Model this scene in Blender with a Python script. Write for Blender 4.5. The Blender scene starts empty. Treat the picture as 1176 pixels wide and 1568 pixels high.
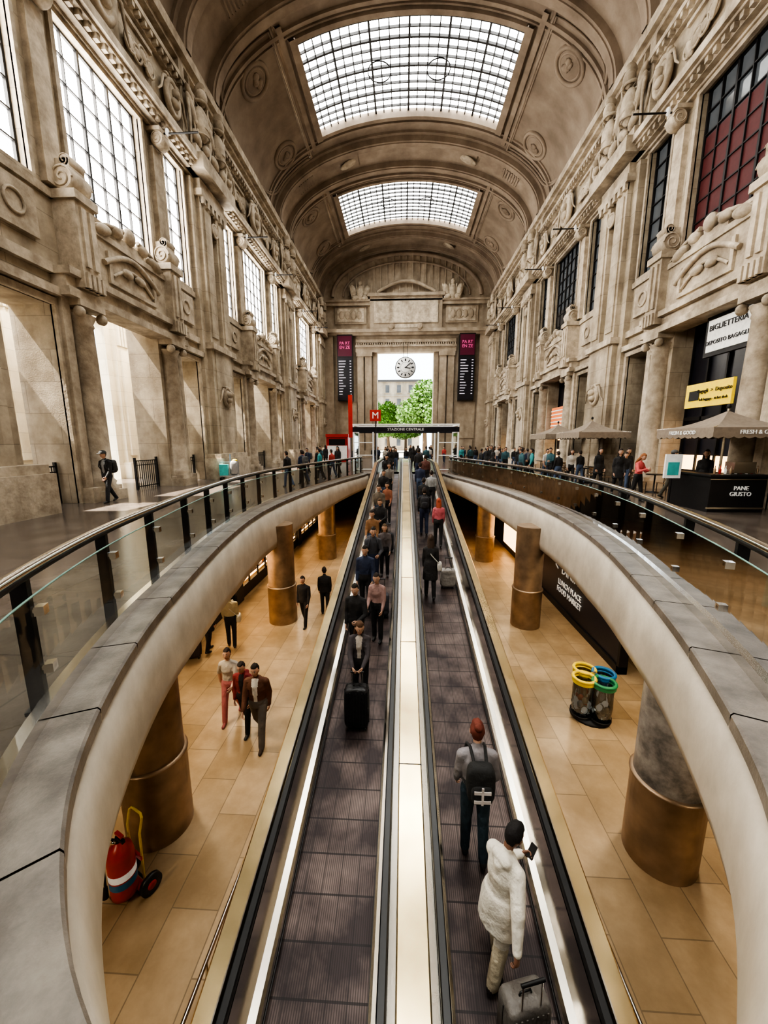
import bpy, math, random
import numpy as np
from math import sin, cos, pi, sqrt, radians, exp
from mathutils import Vector, Matrix, noise
random.seed(7)
SC=bpy.context.scene
COL=SC.collection
# ------------------------------------------------------------------ materials
def newmat(name):
    m=bpy.data.materials.new(name);m.use_nodes=True
    nt=m.node_tree;b=nt.nodes['Principled BSDF'];return m,nt.nodes,nt.links,b
def simple(name,col,rough=.6,metal=0,nscale=8,var=.12,bump=0,emit=0,emcol=None,stretch=None,sample=True,dist=.02):
    m,N,L,b=newmat(name)
    g=N.new('ShaderNodeNewGeometry')
    mp=N.new('ShaderNodeMapping');L.new(g.outputs['Position'],mp.inputs['Vector'])
    if stretch: mp.inputs['Scale'].default_value=stretch
    n=N.new('ShaderNodeTexNoise');n.inputs['Scale'].default_value=nscale;n.inputs['Detail'].default_value=4
    L.new(mp.outputs[0],n.inputs['Vector'])
    r=N.new('ShaderNodeValToRGB');r.color_ramp.elements[0].position=.3;r.color_ramp.elements[1].position=.7
    r.color_ramp.elements[0].color=tuple(c*(1-var) for c in col)+(1,)
    r.color_ramp.elements[1].color=tuple(min(1,c*(1+var)) for c in col)+(1,)
    L.new(n.outputs['Fac'],r.inputs['Fac']);L.new(r.outputs[0],b.inputs['Base Color'])
    b.inputs['Roughness'].default_value=rough;b.inputs['Metallic'].default_value=metal
    if bump:
        bp=N.new('ShaderNodeBump');bp.inputs['Strength'].default_value=bump;bp.inputs['Distance'].default_value=dist
        L.new(n.outputs['Fac'],bp.inputs['Height']);L.new(bp.outputs[0],b.inputs['Normal'])
    if emit:
        b.inputs['Emission Color'].default_value=(emcol or col)+(1,);b.inputs['Emission Strength'].default_value=emit
        if not sample:
            try: m.cycles.emission_sampling='NONE'
            except Exception: pass
    return m
def stone(name,c1,c2,rough=.7,axes='yz',bw=1.9,bh=.95,mortar=.7,scale=1.3,bump=.15,dirt=.35,spec=.3,fine=25,offset=.5,varb=.12,msize=.012):
    m,N,L,b=newmat(name)
    g=N.new('ShaderNodeNewGeometry');sp=N.new('ShaderNodeSeparateXYZ');L.new(g.outputs['Position'],sp.inputs[0])
    cb=N.new('ShaderNodeCombineXYZ')
    if axes=='yz':
        ad=N.new('ShaderNodeMath');ad.operation='ADD';L.new(sp.outputs[0],ad.inputs[0]);L.new(sp.outputs[1],ad.inputs[1])
        L.new(ad.outputs[0],cb.inputs[0]);L.new(sp.outputs[2],cb.inputs[1])
    elif axes=='yx':
        L.new(sp.outputs[1],cb.inputs[0]);L.new(sp.outputs[0],cb.inputs[1])
    else:
        L.new(sp.outputs[0],cb.inputs[0]);L.new(sp.outputs[1],cb.inputs[1])
    n=N.new('ShaderNodeTexNoise');n.inputs['Scale'].default_value=scale;n.inputs['Detail'].default_value=8;n.inputs['Roughness'].default_value=.65
    L.new(g.outputs['Position'],n.inputs['Vector'])
    r=N.new('ShaderNodeValToRGB');r.color_ramp.elements[0].position=.35;r.color_ramp.elements[1].position=.68
    r.color_ramp.elements[0].color=c1+(1,);r.color_ramp.elements[1].color=c2+(1,)
    L.new(n.outputs['Fac'],r.inputs['Fac'])
    cur=r.outputs[0]
    if bw<40:
        br=N.new('ShaderNodeTexBrick');br.inputs['Scale'].default_value=1;br.inputs['Brick Width'].default_value=bw
        br.inputs['Row Height'].default_value=bh;br.inputs['Mortar Size'].default_value=msize;br.inputs['Mortar Smooth'].default_value=.3
        br.offset=offset
        br.inputs['Color1'].default_value=(1,1,1,1);br.inputs['Color2'].default_value=(1-varb,1-varb*1.1,1-varb*1.3,1)
        br.inputs['Mortar'].default_value=(mortar,)*3+(1,)
        L.new(cb.outputs[0],br.inputs['Vector'])
        mx=N.new('ShaderNodeMix');mx.data_type='RGBA';mx.blend_type='MULTIPLY';mx.inputs[0].default_value=1
        L.new(cur,mx.inputs[6]);L.new(br.outputs['Color'],mx.inputs[7]);cur=mx.outputs[2]
    mp=N.new('ShaderNodeMapping');mp.inputs['Scale'].default_value=(.8,.8,.16);L.new(g.outputs['Position'],mp.inputs['Vector'])
    n2=N.new('ShaderNodeTexNoise');n2.inputs['Scale'].default_value=1.1;n2.inputs['Detail'].default_value=6;L.new(mp.outputs[0],n2.inputs['Vector'])
    r2=N.new('ShaderNodeValToRGB');r2.color_ramp.elements[0].position=.35;r2.color_ramp.elements[1].position=.65
    r2.color_ramp.elements[0].color=(1-dirt,1-dirt*1.05,1-dirt*1.1,1);r2.color_ramp.elements[1].color=(1,1,1,1)
    L.new(n2.outputs['Fac'],r2.inputs['Fac'])
    mx2=N.new('ShaderNodeMix');mx2.data_type='RGBA';mx2.blend_type='MULTIPLY';mx2.inputs[0].default_value=1
    L.new(cur,mx2.inputs[6]);L.new(r2.outputs[0],mx2.inputs[7]);L.new(mx2.outputs[2],b.inputs['Base Color'])
    b.inputs['Roughness'].default_value=rough;b.inputs['Specular IOR Level'].default_value=spec
    if bump:
        n3=N.new('ShaderNodeTexNoise');n3.inputs['Scale'].default_value=fine;n3.inputs['Detail'].default_value=5;L.new(g.outputs['Position'],n3.inputs['Vector'])
        bp=N.new('ShaderNodeBump');bp.inputs['Strength'].default_value=bump;bp.inputs['Distance'].default_value=.03
        L.new(n3.outputs['Fac'],bp.inputs['Height']);L.new(bp.outputs[0],b.inputs['Normal'])
    return m
M={}
M['wall']=stone('travertine_wall',(.40,.335,.255),(.66,.575,.455),axes='yz',bw=2.0,bh=.98,mortar=.62,dirt=.42)
M['trim']=stone('travertine_trim',(.38,.315,.24),(.70,.61,.485),axes='yz',bw=50,fine=9,bump=.6,dirt=.42,scale=2.2)
M['far']=stone('far_wall_stone',(.35,.285,.215),(.50,.42,.325),axes='xy',bw=50,dirt=.35)
M['vault']=stone('vault_plaster',(.255,.198,.15),(.345,.277,.215),axes='xy',bw=60,bump=.2,dirt=.25,scale=.6)
M['rib']=stone('vault_rib_plaster',(.265,.207,.157),(.38,.305,.237),axes='xy',bw=60,bump=.2,dirt=.25,scale=.8)
M['ufloor']=stone('upper_floor_stone',(.10,.08,.068),(.18,.15,.13),rough=.20,axes='xy',bw=1.6,bh=1.6,mortar=.65,bump=.03,dirt=.2,spec=.5,offset=0)
M['lfloor']=stone('lower_floor_travertine',(.43,.305,.175),(.61,.455,.285),rough=.34,axes='yx',bw=1.3,bh=.62,mortar=.5,bump=.02,dirt=.2,spec=.45,varb=.26,msize=.009)
M['coping']=stone('coping_granite',(.12,.105,.092),(.28,.245,.215),rough=.35,axes='xy',bw=50,scale=3,fine=60,dirt=.15,spec=.5)
M['fascia']=stone('fascia_stone',(.50,.445,.37),(.66,.60,.51),rough=.38,axes='xy',bw=60,scale=2,bump=.05,dirt=.15,spec=.5)
M['marble']=stone('mottled_marble',(.12,.11,.10),(.42,.38,.34),rough=.3,axes='xy',bw=60,scale=4,bump=.05,dirt=.3,spec=.5)
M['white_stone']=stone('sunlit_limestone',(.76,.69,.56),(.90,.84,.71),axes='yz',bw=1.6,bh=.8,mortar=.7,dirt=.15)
M['dark']=simple('dark_metal',(.018,.017,.018),.45,.3)
M['black']=simple('black_rubber',(.012,.012,.013),.35)
M['steel']=simple('brushed_steel',(.66,.61,.53),.26,1,nscale=30,var=.08,stretch=(30,.5,1))
M['chrome']=simple('polished_steel',(.76,.73,.68),.16,1,var=.03)
M['gold']=simple('warm_steel_decking',(.86,.69,.40),.22,1,nscale=3,var=.16)
M['bronze']=simple('bronze_cladding',(.33,.235,.155),.40,.65,nscale=3,var=.28)
M['ceil_low']=simple('lower_ceiling_panel',(.08,.065,.05),.6)
M['darkwall']=simple('dark_wall_panel',(.03,.027,.026),.5)
M['red']=simple('red_blind',(.075,.010,.011),.6)
M['redp']=simple('red_paint',(.50,.03,.02),.35)
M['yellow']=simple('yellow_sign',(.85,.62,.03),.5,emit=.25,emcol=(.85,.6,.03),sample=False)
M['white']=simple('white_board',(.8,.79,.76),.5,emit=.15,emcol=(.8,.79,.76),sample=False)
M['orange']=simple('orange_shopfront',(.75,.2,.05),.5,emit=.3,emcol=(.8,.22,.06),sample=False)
M['magenta']=simple('magenta_screen',(.06,.005,.018),.4,emit=.08,emcol=(.4,.02,.10),sample=False)
M['magtext']=simple('magenta_text',(.6,.08,.25),.4,emit=.5,emcol=(.9,.12,.35),sample=False)
M['screen']=simple('dark_screen',(.012,.012,.02),.3)
M['text']=simple('lit_text',(.6,.6,.6),.4,emit=.5,emcol=(.75,.65,.85),sample=False)
M['canvas']=simple('taupe_canvas',(.26,.21,.165),.8,bump=.2)
M['sky_glow_glass']=simple('glowing_skylight_glass',(.9,.95,.98),.4,emit=10.5,emcol=(.99,.99,.94),var=.04,nscale=2)  # opaque panes emit light themselves, standing in for daylight through the roof
M['win_glow_glass']=simple('glowing_window_glass',(.9,.95,.98),.4,emit=20,emcol=(1.0,.955,.875),var=.05,nscale=1.5)  # emission put into the panes replaces daylight coming through the left windows
M['dim_glow_glass']=simple('faint_glow_window_glass',(.06,.065,.07),.10,emit=.05,emcol=(.8,.85,.9),var=.3,nscale=.7,sample=False)  # slight emission on the glass stands in for weak daylight behind it
M['shop_glow']=simple('shop_interior_glow',(.8,.5,.25),.5,emit=3.6,emcol=(1,.60,.27),var=.6,nscale=2.2,sample=False)
M['leaf']=simple('tree_leaves',(.075,.17,.022),.6,var=.5,nscale=2)
M['bark']=simple('tree_bark',(.12,.08,.05),.9)
M['bldg']=stone('city_facade',(.30,.25,.185),(.37,.32,.24),axes='yz',bw=60)
M['pave']=simple('plaza_paving',(.42,.39,.35),.8)
M['greenp']=simple('green_plastic',(.03,.22,.09),.4)
M['bluep']=simple('blue_plastic',(.02,.16,.36),.4)
M['yelp']=simple('yellow_plastic',(.75,.55,.03),.4)
M['turq']=simple('turquoise_plastic',(.08,.5,.5),.4)
M['grey']=simple('grey_plastic',(.3,.3,.3),.5)
def glassmat(name,tint,refl):
    m,N,L,b=newmat(name);N.remove(b)
    out=N['Material Output'];t=N.new('ShaderNodeBsdfTransparent');t.inputs[0].default_value=tint+(1,)
    g=N.new('ShaderNodeBsdfGlossy');g.inputs['Roughness'].default_value=.03
    fr=N.new('ShaderNodeLayerWeight');fr.inputs[0].default_value=refl
    mth=N.new('ShaderNodeMath');mth.operation='MULTIPLY';L.new(fr.outputs['Fresnel'],mth.inputs[0]);mth.inputs[1].default_value=.9
    mx=N.new('ShaderNodeMixShader');L.new(mth.outputs[0],mx.inputs[0]);L.new(t.outputs[0],mx.inputs[1]);L.new(g.outputs[0],mx.inputs[2])
    L.new(mx.outputs[0],out.inputs[0]);return m
M['glass']=glassmat('railing_glass',(.82,.88,.86),.3)
M['glass_edge']=simple('glass_edge',(.25,.45,.40),.2)
M['bag']=glassmat('clear_bag',(.62,.65,.63),.6)
def beltmat():
    m,N,L,b=newmat('ribbed_travelator_belt')
    g=N.new('ShaderNodeNewGeometry');sp=N.new('ShaderNodeSeparateXYZ');L.new(g.outputs['Position'],sp.inputs[0])
    def saw(src,per,w):
        a=N.new('ShaderNodeMath');a.operation='DIVIDE';L.new(src,a.inputs[0]);a.inputs[1].default_value=per
        f=N.new('ShaderNodeMath');f.operation='FRACT';L.new(a.outputs[0],f.inputs[0])
        c=N.new('ShaderNodeMath');c.operation='LESS_THAN';L.new(f.outputs[0],c.inputs[0]);c.inputs[1].default_value=w
        return c.outputs[0]
    s1=saw(sp.outputs[0],.024,.45);s2=saw(sp.outputs[1],.40,.05);s3=saw(sp.outputs[0],.21,.07)
    nz=N.new('ShaderNodeTexNoise');nz.inputs['Scale'].default_value=2.0;nz.inputs['Detail'].default_value=6;L.new(g.outputs['Position'],nz.inputs['Vector'])
    r=N.new('ShaderNodeValToRGB');r.color_ramp.elements[0].color=(.042,.027,.027,1);r.color_ramp.elements[1].color=(.23,.17,.15,1)
    r.color_ramp.elements[0].position=.38;r.color_ramp.elements[1].position=.75
    L.new(nz.outputs['Fac'],r.inputs['Fac'])
    cur=r.outputs[0]
    for s,f in ((s1,.55),(s2,.8),(s3,.5)):
        mt=N.new('ShaderNodeMath');mt.operation='MULTIPLY';L.new(s,mt.inputs[0]);mt.inputs[1].default_value=f
        mx=N.new('ShaderNodeMix');mx.data_type='RGBA';L.new(mt.outputs[0],mx.inputs[0]);L.new(cur,mx.inputs[6]);mx.inputs[7].default_value=(.012,.009,.009,1);cur=mx.outputs[2]
    L.new(cur,b.inputs['Base Color']);b.inputs['Roughness'].default_value=.45;b.inputs['Metallic'].default_value=.4
    return m
M['belt']=beltmat()
def cloth(col,rough=.85):
    k='cloth_%.3f_%.3f_%.3f'%tuple(col)
    if k not in M: M[k]=simple(k,tuple(col),rough,nscale=7,var=.10,bump=.8,dist=.05)
    return k
def skinm(col=(.55,.33,.23)):
    k='skin_%.3f'%col[0]
    if k not in M: M[k]=simple(k,col,.5,nscale=30,var=.05)
    return k
# ------------------------------------------------------------------ mesh builder
class B:
    def __init__(s): s.v=[];s.f=[];s.m=[];s.s=[];s.mats=[]
    def mi(s,k):
        if k not in s.mats: s.mats.append(k)
        return s.mats.index(k)
    def add(s,vs,fs,k,smooth=False):
        o=len(s.v);s.v+=[tuple(v) for v in vs];mi=s.mi(k)
        for f in fs: s.f.append(tuple(i+o for i in f));s.m.append(mi);s.s.append(smooth)
    def box(s,x0,x1,y0,y1,z0,z1,k,T=None):
        if x0>x1:x0,x1=x1,x0
        if y0>y1:y0,y1=y1,y0
        if z0>z1:z0,z1=z1,z0
        vs=[Vector(p) for p in ((x0,y0,z0),(x1,y0,z0),(x1,y1,z0),(x0,y1,z0),(x0,y0,z1),(x1,y0,z1),(x1,y1,z1),(x0,y1,z1))]
        if T: vs=[T@v for v in vs]
        s.add(vs,[(0,3,2,1),(4,5,6,7),(0,1,5,4),(1,2,6,5),(2,3,7,6),(3,0,4,7)],k)
    def grid(s,rows,k,smooth=True,closed_u=False,closed_v=False):
        n=len(rows);w=len(rows[0]);vs=[p for r in rows for p in r];fs=[]
        for i in range(n if closed_v else n-1):
            for j in range(w if closed_u else w-1):
                i2=(i+1)%n;j2=(j+1)%w
                fs.append((i*w+j,i*w+j2,i2*w+j2,i2*w+j))
        s.add(vs,fs,k,smooth)
    def lathe(s,c,prof,k,n=20,smooth=True,axis='z',cap=True):
        c=Vector(c);rows=[]
        for r,h in prof:
            row=[]
            for i in range(n):
                a=2*pi*i/n;u,v=r*cos(a),r*sin(a)
                row.append(c+(Vector((u,v,h)) if axis=='z' else Vector((u,h,v)) if axis=='y' else Vector((h,u,v))))
            rows.append(row)
        s.grid(rows,k,smooth,closed_u=True)
        if cap:
            for row in (rows[0],rows[-1]): s.add(row,[tuple(range(n))],k,False)
    def cyl(s,a,b,r,k,n=12,r2=None):
        s.tube([a,b],r,k,n,r2=r2)
    def tube(s,pts,r,k,n=8,closed=False,r2=None,smooth=True):
        pts=[Vector(p) for p in pts];rows=[];N=len(pts);up=None
        for i,p in enumerate(pts):
            if closed: t=pts[(i+1)%N]-pts[i-1]
            else: t=pts[min(i+1,N-1)]-pts[max(i-1,0)]
            t.normalize()
            if up is None: up=Vector((0,0,1)) if abs(t.z)<.9 else Vector((1,0,0))
            x=t.cross(up)
            if x.length<1e-4: x=t.orthogonal()
            x.normalize();y=x.cross(t).normalized();up=y
            rr=r if r2 is None else r+(r2-r)*i/(N-1)
            rows.append([p+x*rr*cos(2*pi*j/n)+y*rr*sin(2*pi*j/n) for j in range(n)])
        s.grid(rows,k,smooth,closed_u=True,closed_v=closed)
        if not closed:
            for row in (rows[0],rows[-1]): s.add(row,[tuple(range(n))],k,False)
    def ell(s,c,r,k,nu=12,nv=8,R=None,e=1.0):
        c=Vector(c);rows=[]
        def pw(x): return math.copysign(abs(x)**e,x)
        for i in range(nv+1):
            a=-pi/2+pi*i/nv
            row=[]
            for j in range(nu):
                b_=2*pi*j/nu
                p=Vector((r[0]*pw(cos(a))*pw(cos(b_)),r[1]*pw(cos(a))*pw(sin(b_)),r[2]*pw(sin(a))))
                if R: p=R@p
                row.append(c+p)
            rows.append(row)
        s.grid(rows,k,True,closed_u=True)
    def ring(s,c,R,r,k,ax=(1,0,0),n=24,m=6,sy=1):
        c=Vector(c);ax=Vector(ax).normalized();u=Vector((0,0,1)) if abs(ax.z)<.9 else Vector((0,1,0))
        v=ax.cross(u).normalized();u=v.cross(ax).normalized()
        s.tube([c+v*R*cos(2*pi*i/n)+u*R*sy*sin(2*pi*i/n) for i in range(n)],r,k,m,closed=True)
    def prism(s,poly,d,k,smooth=False):
        poly=[Vector(p) for p in poly];d=Vector(d);n=len(poly)
        s.add(poly+[p+d for p in poly],[tuple(range(n)),tuple(range(2*n-1,n-1,-1))]+[(i,(i+1)%n,(i+1)%n+n,i+n) for i in range(n)],k,smooth)
    def mesh(s,name):
        me=bpy.data.meshes.new(name);me.from_pydata(s.v,[],s.f)
        for k in s.mats: me.materials.append(M[k])
        me.polygons.foreach_set('material_index',s.m);me.polygons.foreach_set('use_smooth',s.s);me.update()
        return me
    def obj(s,name,parent=None):
        o=bpy.data.objects.new(name,s.mesh(name));COL.objects.link(o)
        if parent: o.parent=parent
        return o
def empty(name,loc=(0,0,0),rz=0):
    e=bpy.data.objects.new(name,None);COL.objects.link(e);e.location=loc;e.rotation_euler=(0,0,rz);e.empty_display_size=.2;return e
def text(body,size,loc,rot,k,name='lettering',parent=None,align='CENTER'):
    cu=bpy.data.curves.new(name,'FONT');cu.body=body;cu.size=size;cu.extrude=.01;cu.align_x=align;cu.align_y='CENTER';cu.resolution_u=2
    o=bpy.data.objects.new(name,cu);COL.objects.link(o);bpy.context.view_layer.update()
    me=bpy.data.meshes.new_from_object(o.evaluated_get(bpy.context.evaluated_depsgraph_get()))
    bpy.data.objects.remove(o);me.materials.clear();me.materials.append(M[k])
    o=bpy.data.objects.new(name,me);COL.objects.link(o);o.location=loc;o.rotation_euler=rot
    if parent: o.parent=parent
    return o
ROT_R=(pi/2,0,-pi/2)
ROT_F=(pi/2,0,0)

# ------------------------------------------------------------------ layout constants
W=11.0;TH=1.4
BAYS=[-12.4,1.6,15.6,29.6,43.6];RIBS=[-19.4,-5.4,8.6,22.6,36.6,50.6]
YB=-19.6;YF=52.4
VA,VB,ZC=11.0,5.75,20.1
def VP(phi,y,off=0.0): return Vector(((VA-off)*cos(phi),y,ZC+(VB-off)*sin(phi)))
PH=radians(53.13)

# ------------------------------------------------------------------ ceiling vault
b=B()
def vgrid(p0,p1,y0,y1,n,k='vault',off=0):
    b.grid([[VP(p0+(p1-p0)*i/n,y0,off),VP(p0+(p1-p0)*i/n,y1,off)] for i in range(n+1)],k,True)
vgrid(0,PH,YB,YF,14);vgrid(pi-PH,pi,YB,YF,14)
ys=[YB]
for c in BAYS: ys+=[c-3.55,c+3.55]
ys.append(YF)
for i in range(0,len(ys),2): vgrid(PH,pi-PH,ys[i],ys[i+1],20)
def arch(y0,y1,o0,o1,k='rib',p0=0,p1=pi,n=56):
    rows=[]
    for i in range(n+1):
        p=p0+(p1-p0)*i/n
        rows.append([VP(p,y0,o0),VP(p,y0,o1),VP(p,y1,o1),VP(p,y1,o0)])
    b.grid(rows,k,False,closed_u=True)
for r in RIBS:
    arch(r-2.0,r+2.0,-.02,.16)
    for sg in (-1,1):
        arch(r+sg*1.05,r+sg*1.75,.1,.55)
        arch(r+sg*1.2,r+sg*1.6,.5,.62)
        arch(r+sg*2.75,r+sg*2.95,-.02,.16)
        arch(r+sg*3.15,r+sg*3.25,-.02,.1)
    for pc in (63,117):
        arch(r-.62,r+.62,.1,.26,'rib',radians(pc-4.5),radians(pc+4.5),6)
        b.ell(VP(radians(pc),r,.3),(.9,.42,.12),'trim',R=Matrix.Rotation(radians(90-pc),3,'Y'))
    for pc in (38,142):
        for q in range(7):
            arch(r-.5,r+.5,.1,.24,'rib',radians(pc-5+q*1.6),radians(pc-5+q*1.6+.8),1)
for c in BAYS:
    for sg in (-1,1):
        s_=lambda p:p if sg>0 else pi-p
        for (pa,pb,o) in ((47.5,49.5,.16),(50.6,53.4,.28)):
            rows=[]
            for pp,oo in ((pa,-.05),(pa,o),(pb,o),(pb,-.3)):
                q=s_(radians(pp));rows.append([VP(q,c-4.6 if pb<50 else c-3.75,oo),VP(q,c+4.6 if pb<50 else c+3.75,oo)])
            b.grid(rows,'rib',False)
        def path(off_in):
            P=[]
            y0=4.9-off_in;pl=6+off_in*3;ph_=46-off_in*3
            for t in range(0,11): P.append((ph_-(ph_-20)*(t/10)**1.0,-y0))
            for t in range(1,13):
                a=pi/2*t/12;P.append((20-(20-pl)*sin(a),-y0+ (y0-1.2)*(1-cos(a))))
            P2=[(p,-yy) for p,yy in reversed(P)]
            return [VP(s_(radians(p)),c+yy,.06) for p,yy in P+P2]
        for oi,rr in ((0,.09),(.3,.05)): b.tube(path(oi),rr,'rib',6,closed=True)
        for dy in (-2.9,3.1):
            q=s_(radians(33));cen=VP(q,c+dy,.05)
            nrm=Vector((-(cos(q))/VA,0,-(sin(q))/VB)).normalized()
            b.ring(cen,.92,.13,'rib',nrm,28,8);b.ring(cen,.66,.07,'rib',nrm,24,6)
            R3=nrm.to_track_quat('Z','Y').to_matrix()
            b.ell(cen-nrm*.05,(.85,.85,.14),'vault',20,6,R=R3)
            for t in range(7):
                a=random.random()*6.28;rd=random.random()*.33
                b.ell(cen+R3@Vector((cos(a)*rd,sin(a)*rd,.1)),(.22,.1+random.random()*.14,.12),'rib',8,6,R=R3@Matrix.Rotation(random.random()*3,3,'Z'))
    for sg in (-1,1):
        arch(c+sg*3.55-.15,c+sg*3.55+.15,-.3,.26,'rib',PH,pi-PH,24)
ceiling=b.obj('ceiling')
for i,c in enumerate(BAYS):
    b=B()
    b.grid([[VP(PH+(pi-2*PH)*j/12,c-3.6,-.3),VP(PH+(pi-2*PH)*j/12,c+3.6,-.3)] for j in range(13)],'sky_glow_glass',True)
    nx,ny=24,12
    for j in range(1,nx):
        q=PH+(pi-2*PH)*j/nx;w=.035 if j%4 else .07
        b.prism([VP(q-w/VA/1.2,c-3.55,-.26),VP(q+w/VA/1.2,c-3.55,-.26),VP(q+w/VA/1.2,c-3.55,-.12),VP(q-w/VA/1.2,c-3.55,-.12)],(0,7.1,0),'dark')
    for j in range(1,ny):
        w=.03 if j%3 else .06
        y=c-3.55+7.1*j/ny
        rr=[]
        for t in range(25):
            p=PH+(pi-2*PH)*t/24
            rr.append([VP(p,y-w,-.26),VP(p,y-w,-.12),VP(p,y+w,-.12),VP(p,y+w,-.26)])
        b.grid(rr,'dark',False,closed_u=True)
    for pc in (80,100):
        b.ring(VP(radians(pc),c+.2,-.1),.75,.035,'dark',(0,0,1),24,5)
    b.obj('skylight')

# ------------------------------------------------------------------ ornament helpers
def wreath(b,s,x,y,z,r,k='trim',sy=1.35):
    X=s*(x)
    b.ring((X,y,z),r,.13*r/.5,k,(1,0,0),22,6,sy)
    b.ell((X,y,z),(.1,r*.9,r*sy*.9),k)
    b.ell((X-s*.15,y,z+r*.25),(.22,r*.38,r*.45),k);b.ell((X-s*.12,y,z-r*.45),(.16,r*.55,r*.4),k)
    for d in (-1,1):
        b.tube([(X,y+d*r*.9,z+r*sy*.8),(X-s*.08,y+d*r*1.6,z+r*sy*.5),(X-s*.05,y+d*r*1.9,z-r*.4),(X,y+d*r*2.3,z-r*.9)],.09*r/.5,k,6,r2=.03)
        b.ell((X,y+d*r*.75,z+r*sy*1.0),(.12,r*.35,r*.18),k)
def trophy(b,s,x,y,z,h,k='trim'):
    X=s*x;u=h/3.4
    b.ell((X-s*.15,y,z+u*1.5),(.35*u,.5*u,.8*u),k)
    b.ell((X-s*.25,y,z+u*2.7),(.30*u,.30*u,.38*u),k)
    b.ell((X-s*.2,y,z+u*3.1),(.30*u,.10*u,.30*u),k)
    b.ring((X-s*.15,y,z+u*2.4),.34*u,.07*u,k,(0,0,1),16,6)
    for d in (-1,1):
        b.ell((X,y+d*.65*u,z+u*1.7),(.2*u,.2*u,.7*u),k,R=Matrix.Rotation(d*-.5,3,'X'))
        b.ell((X-s*.05,y+d*.8*u,z+u*2.3),(.15*u,.42*u,.16*u),k,R=Matrix.Rotation(d*.7,3,'X'))
        b.ell((X-s*.08,y+d*.45*u,z+u*.6),(.2*u,.42*u,.25*u),k,R=Matrix.Rotation(d*.5,3,'X'))
        b.tube([(X,y+d*.2*u,z+.2*u),(X-s*.1,y+d*1.0*u,z+2.9*u)],.045*u,k,6)
        for q in range(4): b.ell((X-s*.1,y+d*(.35+.12*q)*u,z+(1.0+.33*q)*u),(.1*u,.09*u,.12*u),k,8,6)
        b.tube([(X,y+d*.95*u,z+2.0*u),(X-s*.1,y+d*1.05*u,z+1.1*u),(X,y+d*.9*u,z+.1*u)],.09*u,k,6,r2=.05*u)
    for t in range(3): b.ring((X-s*.12,y,z+u*(.9+.35*t)),(.40-.04*t)*u,.05*u,k,(0,0,1),14,5)
def relief(b,s,x,y0,y1,z0,z1,n,k='trim'):
    X=s*x
    for i in range(n):
        y=y0+(y1-y0)*(i+.5)/n
        z=(z0+z1)/2+(random.random()-.5)*(z1-z0)*.3
        b.ell((X,y,z),(.12,(y1-y0)/n*.5,(z1-z0)*(.15+.15*random.random())),k,8,6,R=Matrix.Rotation(random.uniform(-.8,.8),3,'X'))
        b.ring((X-s*.03,y,z),(z1-z0)*.22,.05,k,(1,0,0),12,5)
def scroll(b,s,x,y,z,r,wd,k='trim'):
    b.lathe((s*x,y-wd/2,z),[(r*.82,-.0),(r,.05),(r,wd-.05),(r*.82,wd)],k,18,axis='y')
    for e,d in ((y-wd/2-.01,-1),(y+wd/2+.01,1)):
        pts=[]
        for i in range(26):
            a=i/25*3.6*pi;rr=r*(.92-.8*i/25)
            pts.append((s*(x-rr*cos(a)),e,z+rr*sin(a)))
        b.tube(pts,r*.085,k,5)
def column(b,x,y,z0,z1,r,k='trim'):
    H=z1-z0
    b.box(x-r*1.35,x+r*1.35,y-r*1.35,y+r*1.35,z0,z0+.35,k)
    b.lathe((x,y,z0),[(r*1.3,.35),(r*1.32,.45),(r*1.1,.55),(r*1.2,.65),(r,.75),(r*.98,H*.4),(r*.86,H-.75),(r*.95,H-.7),(r*.88,H-.6),(r*1.15,H-.38)],k,20)
    b.box(x-r*1.3,x+r*1.3,y-r*1.3,y+r*1.3,z1-.2,z1,k)
    for d in (-1,1):
        for e in (-1,1):
            b.lathe((x+e*r*1.0,y+d*r*1.15-.06,z1-.38),[(.04,0),(r*.42,0),(r*.42,.12),(.04,.12)],k,12,axis='y')
# ------------------------------------------------------------------ side walls
GZ=7.2;NZ=6.2;WZ0=9.7;WZ1=15.0;WHW=2.0;NHW=.78
def rect_wall(b,x0,x1,ya,yb,za,zb,holes,k):
    ysx=sorted({ya,yb}|{h[0] for h in holes}|{h[1] for h in holes});zsx=sorted({za,zb}|{h[2] for h in holes}|{h[3] for h in holes})
    for i in range(len(ysx)-1):
        run=None
        for j in range(len(zsx)-1):
            cy=(ysx[i]+ysx[i+1])/2;cz=(zsx[j]+zsx[j+1])/2
            solid=not any(h[0]<cy<h[1] and h[2]<cz<h[3] for h in holes)
            if solid and run is None: run=zsx[j]
            if run is not None and (not solid):
                b.box(x0,x1,ysx[i],ysx[i+1],run,zsx[j],k);run=None
        if run is not None: b.box(x0,x1,ysx[i],ysx[i+1],run,zb,k)
def frame(b,s,y0,y1,z0,z1,w,d,k='trim',bottom=True):
    X0=s*(W+.05);X1=s*(W-d)
    b.box(X0,X1,y0-w,y0,z0,z1+w,k);b.box(X0,X1,y1,y1+w,z0,z1+w,k);b.box(X0,X1,y0,y1,z1,z1+w,k)
    if bottom: b.box(X0,X1,y0-w,y1+w,z0-w*.8,z0,k)
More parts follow.
